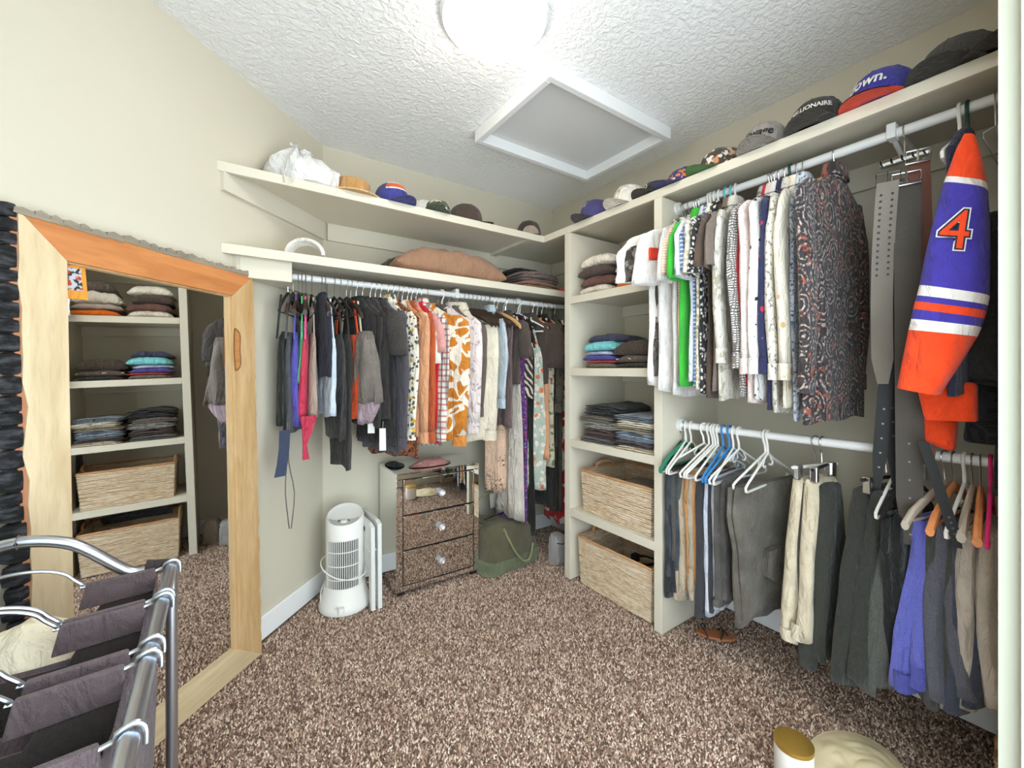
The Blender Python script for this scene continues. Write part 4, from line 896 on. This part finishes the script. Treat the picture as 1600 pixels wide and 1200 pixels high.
# ================================================================ FOLDED STEP STOOL
t = thing('folding_stool', 'white plastic step stool folded flat beside the mirrored chest', 'stool', (-1.446, -.385, 0), math.radians(92))
M_ST = paint('stool_plastic', '#dfe0db', .45)
for k, (o, dz) in enumerate(((.0, .0), (.034, -.012))):
    p = MB().prism([(0, 0), (.03, 0), (.05, .2), (.27, .2), (.29, 0), (.32, 0), (.31, .425+dz), (.27, .44+dz), (.05, .44+dz), (.01, .425+dz)], lambda p, s: Vector((p[0], o+(.022 if s else 0), p[1]))).build('panel', M_ST, t, smooth=False, bevel=.004)
    MB().box(.10, .22, o-.002, o+.0235, .37, .395).build('grip_slot', paint('slot_dark', '#55585a', .6), p, smooth=False, bevel=.003)
    MB().box(.03, .29, o-.004, o+.026, .285, .298).build('hinge_bar', M_ST, p, smooth=False, bevel=.003)
# ================================================================ DUFFEL BAG AND STORAGE BAGS
M_OLI = fab('#5b5f45'); t = thing('duffel_bag', 'olive green canvas duffel bag with rope handles beside the mirrored chest', 'bag', (-.655, -.30, 0), math.radians(6))
def softbox(w, d, h, seed, sag=.02, n=14, taper=.86, bot=.97):
    m = MB(); rg = []
    for f in (0, .02, .15, .4, .65, .85, .96, 1.):
        s = bot+(taper-bot)*f**1.5 if f > .1 else bot*(.97 if f == 0 else 1); ring = []
        for i in range(4*n):
            a = 2*PI*i/(4*n); c, q = math.cos(a), math.sin(a); x = w/2*s*math.copysign(abs(c)**.35, c); y = d/2*s*math.copysign(abs(q)**.35, q)
            if f > .95: x *= .9; y *= .72
            z_ = noise.noise(Vector((x*7+seed, y*7, f*3))); ring.append(Vector((x*(1+.04*z_), y*(1+.06*z_), h*f+sag*z_*f)))
        rg.append(ring)
    return m.loft(rg)
softbox(.43, .27, .275, 3, .05, taper=.88).build('body', fab('#5d5843'), t)
softbox(.43, .27, .085, 5, .0, taper=1.0, bot=1).build('base_band', fab('#6c7257'), t)
for s in (-1, 1):
    MB().tube([(-.1, s*.115, .27), (-.11, s*.13, .36), (-.03, s*.135, .40), (.06, s*.135, .38), (.1, s*.12, .27)] if s > 0 else [(-.09, -.112, .26), (-.04, -.15, .13), (.02, -.165, .055), (.08, -.16, .05), (.13, -.135, .12)], .007, 8).build('handle', fab('#8a8b62'), t)
MB().tube([(-.15, 0, .295), (0, .005, .305), (.15, 0, .295)], .004, 6).build('zip', M_DARKMET, t)
MB().lathe([(.009, 0), (.009, .004)], 10).build('stud', M_CHROME, t).location = (-.09, -.115, .255)
for k, (x, y, w, h, lb) in enumerate(((-.375, -.50, .10, .17, 'grey soft storage bag between the duffel bag and the tower'), (-.27, -.585, .11, .17, 'taupe soft storage bag tucked against the tower side'))):
    t = thing('storage_bag', lb, 'bag', (x, y, 0), .3*k); softbox(w, w*1.0, h, 11+k, .015).build('body', fab(('#a9a6a2', '#a89a8c')[k]), t); MB().tube([(-w*.4, -w*.42, h*.8), (0, -w*.47, h*.72), (w*.4, -w*.42, h*.8)], .004, 6).build('drawcord', fab('#55524e'), t)
# ================================================================ BASKETS
def _straw():
    T = NT('seagrass'); co = T.coord((1,1,1)); g = T.noise(T.coord((26,26,200)), 1.4, 3, .6)
    col = T.mix(T.step(g, .35, .65), lin('#bb9c7a'), lin('#e8d5b8')); col = T.mix(T.math('MULTIPLY', T.step(T.noise(T.coord((8,8,60)), 1, 3), .5, .7), .6), col, lin('#f0e4d0')); T.bump(T.noise(T.coord((150,150,30)), 1.2, 3), .6, .003)
    return T.fin(col, .8, spec=.2)
M_STRAW = _straw(); M_RIM = wood('seagrass_rim', '#b07d54', '#d0a276', 'Y', 3, .8)
def basket(x0, x1, y0, y1, z, h, label, name='woven_basket'):
    t = thing(name, label, 'basket', ((x0+x1)/2, (y0+y1)/2, z)); w, d = (x1-x0)/2, (y1-y0)/2; rows = int(h/.0112); rg = random.Random(int(h*999)); m = MB()
    def loop(zz, s, wob):
        pts = []
        for (ax, ay, bx, by) in ((-w, -d, w, -d), (w, -d, w, d), (w, d, -w, d), (-w, d, -w, -d)):
            for k in range(9):
                q = k/9; pts.append(Vector(((ax+(bx-ax)*q)*s+rg.uniform(-wob, wob), (ay+(by-ay)*q)*s+rg.uniform(-wob, wob), zz+rg.uniform(-wob, wob))))
        return pts
    for k in range(rows): m.tube(loop(.006+k*.0112, .93+.05*k/rows, .0013), .0053, 6, closed=True)
    m.build('weave', M_STRAW, t)['kind'] = 'stuff'
    MB().box(-w*.9, w*.9, -d*.93, d*.93, .001, .006).build('bottom', M_STRAW, t, smooth=False)
    MB().tube(loop(rows*.0112+.005, .98, .0015), .0068, 7, closed=True).build('rim', M_RIM, t)
    for s in (-1, 1): MB().tube([(-w*.35, s*d*.97, h-.01), (-w*.33, s*d*.98, h+.022), (0, s*d*1.0-s*.004, h+.034), (w*.33, s*d*.98, h+.022), (w*.35, s*d*.97, h-.01)], .0085, 8).build('handle', M_RIM, t)
    return t
basket(-.445, -.06, -1.255, -.775, TZ[3], .225, 'woven seagrass basket on the tower shelf above the floor')
basket(-.455, -.07, -1.262, -.762, 0, .265, 'woven seagrass basket on the carpet at the tower bottom')
tag(softbox(.15, .2, .03, 6, .01).build('folded_cloth', fab('#8a7f70')), 'grey brown cloth bundle lying in the shelf basket', 'cloth').location = (-.25, -1.06, TZ[3]+.17)
t = thing('ribbed_clutch', 'black ribbed clutch bag standing in the floor basket', 'bag', (-.20, -1.0, .16))
for k in range(4): MB().tube([(-.02*k, -.18, .10+.012*k), (-.02*k, 0, .105+.012*k), (-.02*k, .18, .10+.012*k)], .014, 10).build('rib', fab('#26262b', 'speck', '#55555c', sc=2), t)
t = thing('cable_coil', 'coil of black cable lying in the floor basket', 'cable', (-.33, -1.12, .2))
MB().tube([(.055*math.cos(a)*(1+.15*math.sin(a*.37)), .055*math.sin(a), .02+.004*math.sin(a*.6)+.002*a/6) for a in (k*.35 for k in range(72))], .0035, 6).build('cable', M_BLACKPL, t); MB().box(-.02, .02, .04, .07, .0, .04).build('plug', M_BLACKPL, t, smooth=False, bevel=.004)
basket(-.30, -.16, -2.37, -2.31, 0, .1, 'small tan woven basket on the carpet by the door casing')
# ================================================================ SANDAL
t = thing('sandal', 'brown leather sandal with black straps on the carpet', 'sandal', (-.285, -1.475, .004), math.radians(-52)); t.scale = (.8, .85, .9)
MB().loft([[Vector((x, .036*(1-(abs(x+.005)/.125)**3)*math.copysign(abs(math.sin(a))**.6, math.sin(a)) if False else y, z)) for x, y in [(.105*math.cos(b)*1.0, .04*math.sin(b)*(1+.12*math.cos(b))) for b in (2*PI*i/32 for i in range(32))]] for z in (0, .012)]).build('sole', paint('sandal_leather', '#a86a45', .55), t, smooth=False, bevel=.003)
MB().tube([(.02, -.041, .008), (.03, -.03, .03), (.035, 0, .04), (.03, .03, .03), (.02, .041, .008)], .0045, 8).build('strap', M_BLACKPL, t); MB().tube([(.035, 0, .04), (.065, 0, .012)], .004, 8).build('toe_strap', M_BLACKPL, t)
MB().tube([(-.045, -.041, .008), (-.06, -.035, .035), (-.075, 0, .042), (-.06, .035, .035), (-.045, .041, .008)], .0035, 8).build('heel_strap', M_BLACKPL, t)

# ================================================================ FOLDED CLOTHES
def folded(label, cx, cy, z, w, d, h, mat, layers=2, seed=0, rz=0, cat='folded clothes', name='folded_garment', fold2=None, edge=None, lean=0, tp=5):
    """a garment folded flat: stacked rounded layers joined at the rolled room-side fold. local x is depth (room side negative), y is width"""
    t = thing(name, label, cat, (cx, cy, z), rz); lh = h/layers
    for k in range(layers):
        m = MB(); rg = []; rr = random.Random(seed*31+k); ox = rr.uniform(-.008, .008); ow = rr.uniform(.93, 1.0)
        for j in range(15):
            q = j/14*2-1; e = (1-abs(q)**tp)**.5 if abs(q) < 1 else 0; e = max(e, .12); ring = []
            for i in range(20):
                a = 2*PI*i/20; c, s = math.cos(a), math.sin(a)
                x = d/2*math.copysign(abs(c)**.45, c)*(.9+.1*e); zz = lh*.56*math.copysign(abs(s)**.7, s)*e
                nz = noise.noise(Vector((x*9+seed, q*2.2+k*3, seed*.7))); nz2 = noise.noise(Vector((x*22, q*5+k, seed+c)))
                sag = -(.30 if tp > 4 else .2)*h*abs(q)**3*(k+1)/layers
                ring.append(Vector((x*(1+.05*nz2)+ox, q*w/2*ow, max(.0015-z*0, lh*(k+.5)+zz*(1+.25*nz2)+h*.22*nz*(k+.3)/layers+sag+lean*q))))
            rg.append(ring)
        m.loft(rg).build('layer', (fold2 if (fold2 and k % 2) else mat), t)
    if edge:
        MB().tube([(-d*.49+.004*math.sin(q*9), (q-.5)*w*.9, h*.55+.004*math.sin(q*14+seed)) for q in (i/12 for i in range(13))], .0035, 6).build('edge_trim', edge, t)
    return t
def stack(cx, cy, z, items, w, d, sd, tail):
    zz = z+.001
    for k, it in enumerate(items):
        lb, h, mat = it[:3]; kw = it[3] if len(it) > 3 else {}
        rr = random.Random(sd+k); folded(lb+tail, cx+rr.uniform(-.012, .012)+kw.pop('dx', 0), cy+rr.uniform(-.012, .012), zz, w*kw.pop('sw', 1), d, h, mat, kw.pop('layers', 1), sd+k, rr.uniform(-.06, .06), **kw); zz += h*.95
y1_, y2_ = -.865, -1.135
stack(-.28, y1_, TZ[0], [('cream knit folded under the brown sweater', .045, fab('#ded3c1')), ('reddish brown folded sweater', .06, fab('#6d4a40')), ('dark brown folded sweater', .055, fab('#54443c')), ('thick cream folded sweater on top', .065, fab('#e6dccb'))], .24, .32, 100, ' in the top tower bin')
stack(-.28, y2_, TZ[0], [('bright orange folded sweater', .045, fab('#e8751f')), ('pale grey folded sweater over the orange one', .04, fab('#b5a79c')), ('white folded sweatshirt over the grey one', .08, fab('#e9e1d3')), ('grey brown folded sweater on the white sweatshirt', .075, fab('#5f554e'), dict(sw=.8, dx=.05))], .25, .32, 120, ' in the top tower bin')
stack(-.28, y1_-.02, TZ[1], [('olive grey folded shorts', .03, fab('#6d6656')), ('red folded tee', .014, fab('#d8352f'), dict(layers=1)), ('violet folded tee', .03, fab('#4b4391')), ('lavender white folded tee', .026, fab('#c7c8df')), ('turquoise folded tee', .05, fab('#79c9cb'), dict(sw=1.05)), ('dark navy folded shirt', .045, fab('#3a3c52'), dict(dx=.02))], .23, .3, 140, ' in the second tower bin')
stack(-.27, y2_-.0, TZ[1], [('black folded knit', .028, fab('#2c2823', 'speck', '#55503f')), ('olive brown folded shirt with a cream edge', .04, fab('#5a4c40'), dict(edge=fab('#cdbfa8'))), ('dark brown folded fleece', .07, fab('#463a30'))], .25, .32, 160, ' in the second tower bin')
J = dict(layers=4)
stack(-.28, y1_-.02, TZ[2], [('dark grey folded jeans', .03, fab('#5d5b57', 'denim', '#74716c', '#45433f'), dict(layers=2)), ('maroon brown folded trousers', .05, fab('#57443f'), dict(layers=3)), ('white grey folded jeans', .04, fab('#cfccc4'), dict(layers=4, fold2=fab('#a9a69f'))), ('brown grey folded chinos', .03, fab('#6e6255'), dict(layers=2)), ('black folded jeans on top', .065, fab('#2a2a28', 'denim', '#3c3b38', '#1c1c1b'), dict(layers=5, dx=.02))], .25, .32, 180, ' in the third tower bin')
stack(-.30, y2_-.01, TZ[2], [('cream folded trousers', .022, fab('#d8c8ac'), dict(layers=2)), ('dark plum folded jeans', .024, fab('#4a3f42'), dict(layers=2)), ('washed blue white folded jeans', .05, fab('#c3cbd3', 'denim', '#dfe3e6', '#8fa0b2'), dict(layers=5, fold2=fab('#7f8ea0'))), ('khaki folded jeans', .022, fab('#8f866e'), dict(layers=2)), ('ivory folded jeans', .035, fab('#ddd3bf'), dict(layers=3)), ('slate blue folded jeans on top', .03, fab('#7c8690', 'denim', '#9aa3ab', '#5c656e'), dict(layers=3))], .24, .32, 200, ' in the third tower bin')
# ---- lower shelf over the back rod
zs = 1.717
folded('large brown bolster cushion lying on the shelf above the back rod', -1.03, -.245, zs, .72, .34, .165, fab('#a07a60'), 1, 301, PI/2, 'cushion', 'cushion', tp=2.2)
t = folded('dark olive cushion behind the large brown cushion', -1.27, -.16, zs, .25, .22, .12, fab('#3f382a'), 1, 305, 0, 'cushion', 'cushion'); t.rotation_euler.z = math.radians(90)
t = folded('flat tan blanket beside the brown cushion', -.45, -.27, zs, .34, .32, .055, fab('#8e6a50'), 2, 311, math.radians(90), 'blanket', 'blanket')
t = folded('mauve grey blanket on the tan blanket', -.42, -.25, zs+.055, .34, .28, .075, fab('#7d6a64'), 3, 312, math.radians(90), 'blanket', 'blanket')
t = folded('black folded cloth on top of the blankets', -.44, -.2, zs+.13, .3, .2, .03, fab('#23201d'), 1, 313, math.radians(90), 'cloth', 'folded_cloth')
t = folded('bright red cloth peeking out at the shelf tower', -.235, -.385, zs, .10, .1, .028, fab('#e0202a'), 1, 314, 0, 'cloth', 'folded_cloth')
# white arched head wrap
t = thing('head_wrap', 'white ribbed head wrap standing on the lower back shelf', 'head wrap', ony(478, 399, -.40), math.radians(-20))
for k in range(5): MB().tube([((.076-.002*k)*math.cos(a), .012*k-.02, .0+(.066-.0015*k)*math.sin(a)) for a in (PI*i/16 for i in range(17))], .0085, 8).build('rib', fab('#e9e4dc'), t)
# ================================================================ HATS ON THE TOP SHELF
zt = 2.037
def cap(px, label, crown, brim=None, shelf='R', setb=-.37, yaw=0, text=None, tmat=None, tsize=.03, R=.088, hgt=.115, panel=None, flat=False, bl=.07, sub=None, arc=1.0, shear=0, tz=.38, squash=1, font_b=0, brimup=0, ta=0):
    """six panel cap. local +x is the front"""
    p = onx(px, 300, setb) if shelf == 'R' else ony(px, 300, setb); p.z = zt
    t = thing('cap', label, 'cap', p, yaw); hgt *= squash
    def surf(a, f, off=0):
        e = math.cos(f*PI/2)**.62; r = R*e; fr = 1.06 if math.cos(a) > 0 else 1.1
        bulge = 1+.05*max(0, math.cos(a))*math.sin(f*PI)
        x = (r*fr*bulge+off)*math.cos(a); y = (r*.92+off)*math.sin(a); return Vector((x, y, hgt*(math.sin(f*PI/2)**.9)+.002+off*f))
    m = MB(); N = 36; rg = [[surf(2*PI*i/N, f) for i in range(N)] for f in (0, .08, .18, .3, .42, .55, .68, .8, .9, .97)]
    m.loft(rg, False, True).build('crown', crown, t)
    if panel is not None:
        MB().loft([[surf(a, f, .0012) for a in [math.radians(d) for d in range(-56, 57, 8)]]+[surf(a, f, .0002) for a in [math.radians(d) for d in range(56, -57, -8)]] for f in (.02, .15, .3, .45, .6, .75, .88)]).build('front_panel', panel, t)
    for k in range(6):
        a = 2*PI*k/6+PI/6*0; MB().tube([surf(a, f, .0006) for f in (0, .15, .3, .45, .6, .75, .9)], .0011, 5).build('seam', crown, t)
    MB().lathe([(.007, 0), (.006, .004), (.001, .006)], 12).build('button', crown, t).location = (0, 0, hgt+.001)
    if brim is not None:
        top_, bot_ = [], []; A = [math.radians(d) for d in range(-66, 67, 11)]
        def br(a, q, dz): 
            x = R*.98*math.cos(a)+q*(bl+R*.06)*math.cos(a)**.6; y = R*.9*math.sin(a)*(1+.04*q); return Vector((x, y, .004+dz-(0 if flat else .012*q*(math.sin(a)**2)*2.0)+.014*q*(0 if flat else 1)+brimup*q))
        m = MB(); rows = []
        for q in (0, .35, .7, 1): rows.append([br(a, q, .003) for a in A]+[br(a, q, 0) for a in reversed(A)])
        m.loft(rows).build('brim', brim, t)
    def letters(s, size, f0, mat, sh, a0=0, b=0):
        def fn(x, y):
            return surf(a0+x/(R*1.05), max(.02, f0+y/(hgt*1.45)+(.05*math.cos(x/R*1.2)-.05)*arc), .0026)
        print_on('lettering', text_mesh(s, size, sh, b), fn, mat, t)
    if text: letters(text, tsize, tz, tmat, shear, ta, font_b)
    if sub: letters(sub[0], sub[1], sub[2], tmat, 0, ta)
    return t
WL = fab('#ece8df')
FRM = math.radians(180)
cap(932, 'purple cap with white arched letters and a grey brim', fab('#4d4878'), fab('#4a4648'), 'R', -.39, math.radians(165), 'OLE', WL, .036, tz=.42, bl=.065)
cap(985, 'white cap with pale gold letters', fab('#ece4d8'), fab('#e4dacb'), 'R', -.385, math.radians(172), 'LIFE', fab('#cdbd92'), .036, R=.09)
cap(1030, 'dark brown cap with a looping white script letter', fab('#3a332b'), fab('#3a332b'), 'R', -.36, math.radians(172), 'p', WL, .06, ta=.0, squash=.72)
cap(1076, 'navy cap with an orange and white flower print', fab('#3b3a68', 'floral', '#d8804a', '#e9e2da', 1.4), fab('#3b3a68'), 'R', -.385, math.radians(140), squash=.66)
cap(1130, 'brown camouflage cap with a green brim', fab('#4b4238', 'camo', '#b99a80', '#d9d2c8', 1.6), fab('#4f7a3a'), 'R', -.375, math.radians(150), squash=.85, panel=fab('#4b4238', 'camo', '#c98a62', '#e2dcd2', 1.6))
cap(1196, 'grey cap with dark script lettering', fab('#a39b90'), fab('#8f887e'), 'R', -.385, math.radians(186), 'Savage', fab('#2d2a28'), .046, shear=.3, tz=.3, font_b=.001)
cap(1277, 'black cap with white block lettering', fab('#3a342c'), fab('#3a342c'), 'R', -.385, math.radians(186), 'MILLIONAIRE', WL, .0255, tz=.34, R=.095, sub=('. - - - .', .012, .16), font_b=.0007)
cap(1380, 'royal blue cap with white lettering edged red and a red brim', fab('#3d3a92'), fab('#e04424'), 'R', -.375, math.radians(172), 'down.', WL, .052, shear=.2, tz=.36, R=.098, hgt=.12, font_b=.0012, flat=True, ta=-.1)
cap(1500, 'large charcoal cap at the end of the right shelf', fab('#45423b'), fab('#3d3a34'), 'R', -.36, math.radians(170), R=.105, hgt=.12, bl=.08)
cap(1532, 'charcoal visor cap lying at the shelf edge by the door casing', fab('#3b3833'), fab('#3b3833'), 'R', -.40, math.radians(215), squash=.35, R=.09, bl=.085)
cap(612, 'royal blue cap with white and orange front stripes', fab('#41428c'), fab('#3b3c7c'), 'B', -.39, math.radians(-72), panel=None)
t = [o for o in COL.objects if o.name.startswith('cap') and o.type == 'EMPTY'][-1]
for f0, f1, mt in ((.62, .95, WL), (.42, .6, fab('#e0622c')), (.36, .41, WL)):
    R = .088; hg_ = .115
    def sf(a, f, off):
        e = math.cos(f*PI/2)**.62; r = R*e; return Vector(((r*1.06*(1+.05*max(0, math.cos(a))*math.sin(f*PI))+off)*math.cos(a), (r*.92+off)*math.sin(a), hg_*(math.sin(f*PI/2)**.9)+.002+off*f))
    AA = [math.radians(d) for d in range(-62, 63, 8)]
    MB().loft([[sf(a, f, .0018) for a in AA]+[sf(a, f, .0003) for a in reversed(AA)] for f in (f0, (f0*2+f1)/3, (f0+f1*2)/3, f1)]).build('stripe', mt, t)
cap(664, 'small white cotton cap behind the camouflage cap', fab('#e6e2d8'), None, 'B', -.33, 0, squash=.85, R=.075)
cap(684, 'green camouflage cap on the back shelf', fab('#56604a', 'camo', '#d5d0bd', '#2e3628', 1.8), fab('#48523c'), 'B', -.39, math.radians(-120), squash=.75, R=.08)
cap(728, 'dark brown cap with a coral patch', fab('#4d4038'), fab('#3c3a2c'), 'B', -.385, math.radians(-20), squash=.95)
t = [o for o in COL.objects if o.name.startswith('cap') and o.type == 'EMPTY'][-1]
MB().lathe([(.02, 0), (.019, .004)], 16).build('patch', fab('#e0715a'), t).matrix_local = Matrix.Translation((.083, .0, .055)) @ Matrix.Rotation(PI/2-.35, 4, 'Y')
cap(826, 'dark cap seen from behind with an arched opening', fab('#443b34'), None, 'B', -.385, math.radians(60), squash=.9, R=.085)
t = [o for o in COL.objects if o.name.startswith('cap') and o.type == 'EMPTY'][-1]
MB().prism([(.05*math.cos(a), .05*math.sin(a)) for a in (PI*i/14 for i in range(15))], lambda p, s: Vector((-.0945-(.002 if s else 0)+.16*p[1]*p[1]*8, p[0], p[1]+.004))).build('back_opening', fab('#a08f7e'), t, smooth=False)
# straw hat
p = ony(551, 300, -.375); p.z = zt; t = thing('straw_hat', 'flat straw boater hat on the top back shelf', 'hat', p)
M_STR = fab('#c99a62', 'stripe', '#b8874e', sc=6); MB().lathe([(.135, .0), (.137, .006), (.09, .011), (.083, .02), (.082, .075), (.074, .085), (.01, .088)], 36).build('crown', M_STR, t)
MB().lathe([(.0855, .012), (.0845, .03)], 36, cap0=False, cap1=False).build('band', fab('#a87945'), t); MB().tube([(.137*math.cos(a), .137*math.sin(a), .004) for a in (2*PI*i/40 for i in range(40))], .004, 6, closed=True).build('brim_edge', fab('#d8b88a'), t)
# white drawstring bag
p = ony(472, 280, -.375); p.z = zt; t = thing('drawstring_bag', 'white cotton drawstring bag bulging on the top back shelf', 'bag', p, math.radians(-30))
m = MB(); rg = []
for f, r, sx in ((0, .085, 1.5), (.03, .1, 1.5), (.25, .112, 1.45), (.5, .105, 1.35), (.7, .085, 1.2), (.85, .05, 1.05), (.9, .028, 1), (.95, .03, 1), (1., .048, 1)):
    ring = []
    for i in range(40):
        a = 2*PI*i/40; n_ = noise.noise(Vector((math.cos(a)*2.2, math.sin(a)*2.2, f*5))); pl = .12*f*math.sin(a*11)
        ring.append(Vector((r*sx*math.cos(a)*(1+.12*n_+pl), r*math.sin(a)*(1+.12*n_+pl), .16*f*(1+.08*n_)+(.03*f if math.cos(a) < 0 else 0))))
    rg.append(ring)
m.loft(rg, True, False).build('sack', fab('#e9e7e4'), t)
MB().tube([(.032*math.cos(a), .032*math.sin(a), .146) for a in (2*PI*i/16 for i in range(16))], .004, 6, closed=True).build('cord', fab('#dcd8d2'), t)
for s in (-1, 1): MB().tube([(.01*s, -.032, .146), (.02*s, -.08, .11), (.012*s, -.125, .05), (.02*s, -.135, .0), (.015*s, -.14, -.03)], .003, 6).build('cord_end', fab('#dcd8d2'), t)
cloth_heap('felt_hat', 'soft taupe felt hat half hidden behind the drawstring bag', 'hat', ony(418, 280, -.33).x, -.33, zt, .075, .07, .07, fab('#a8987f'), 31)
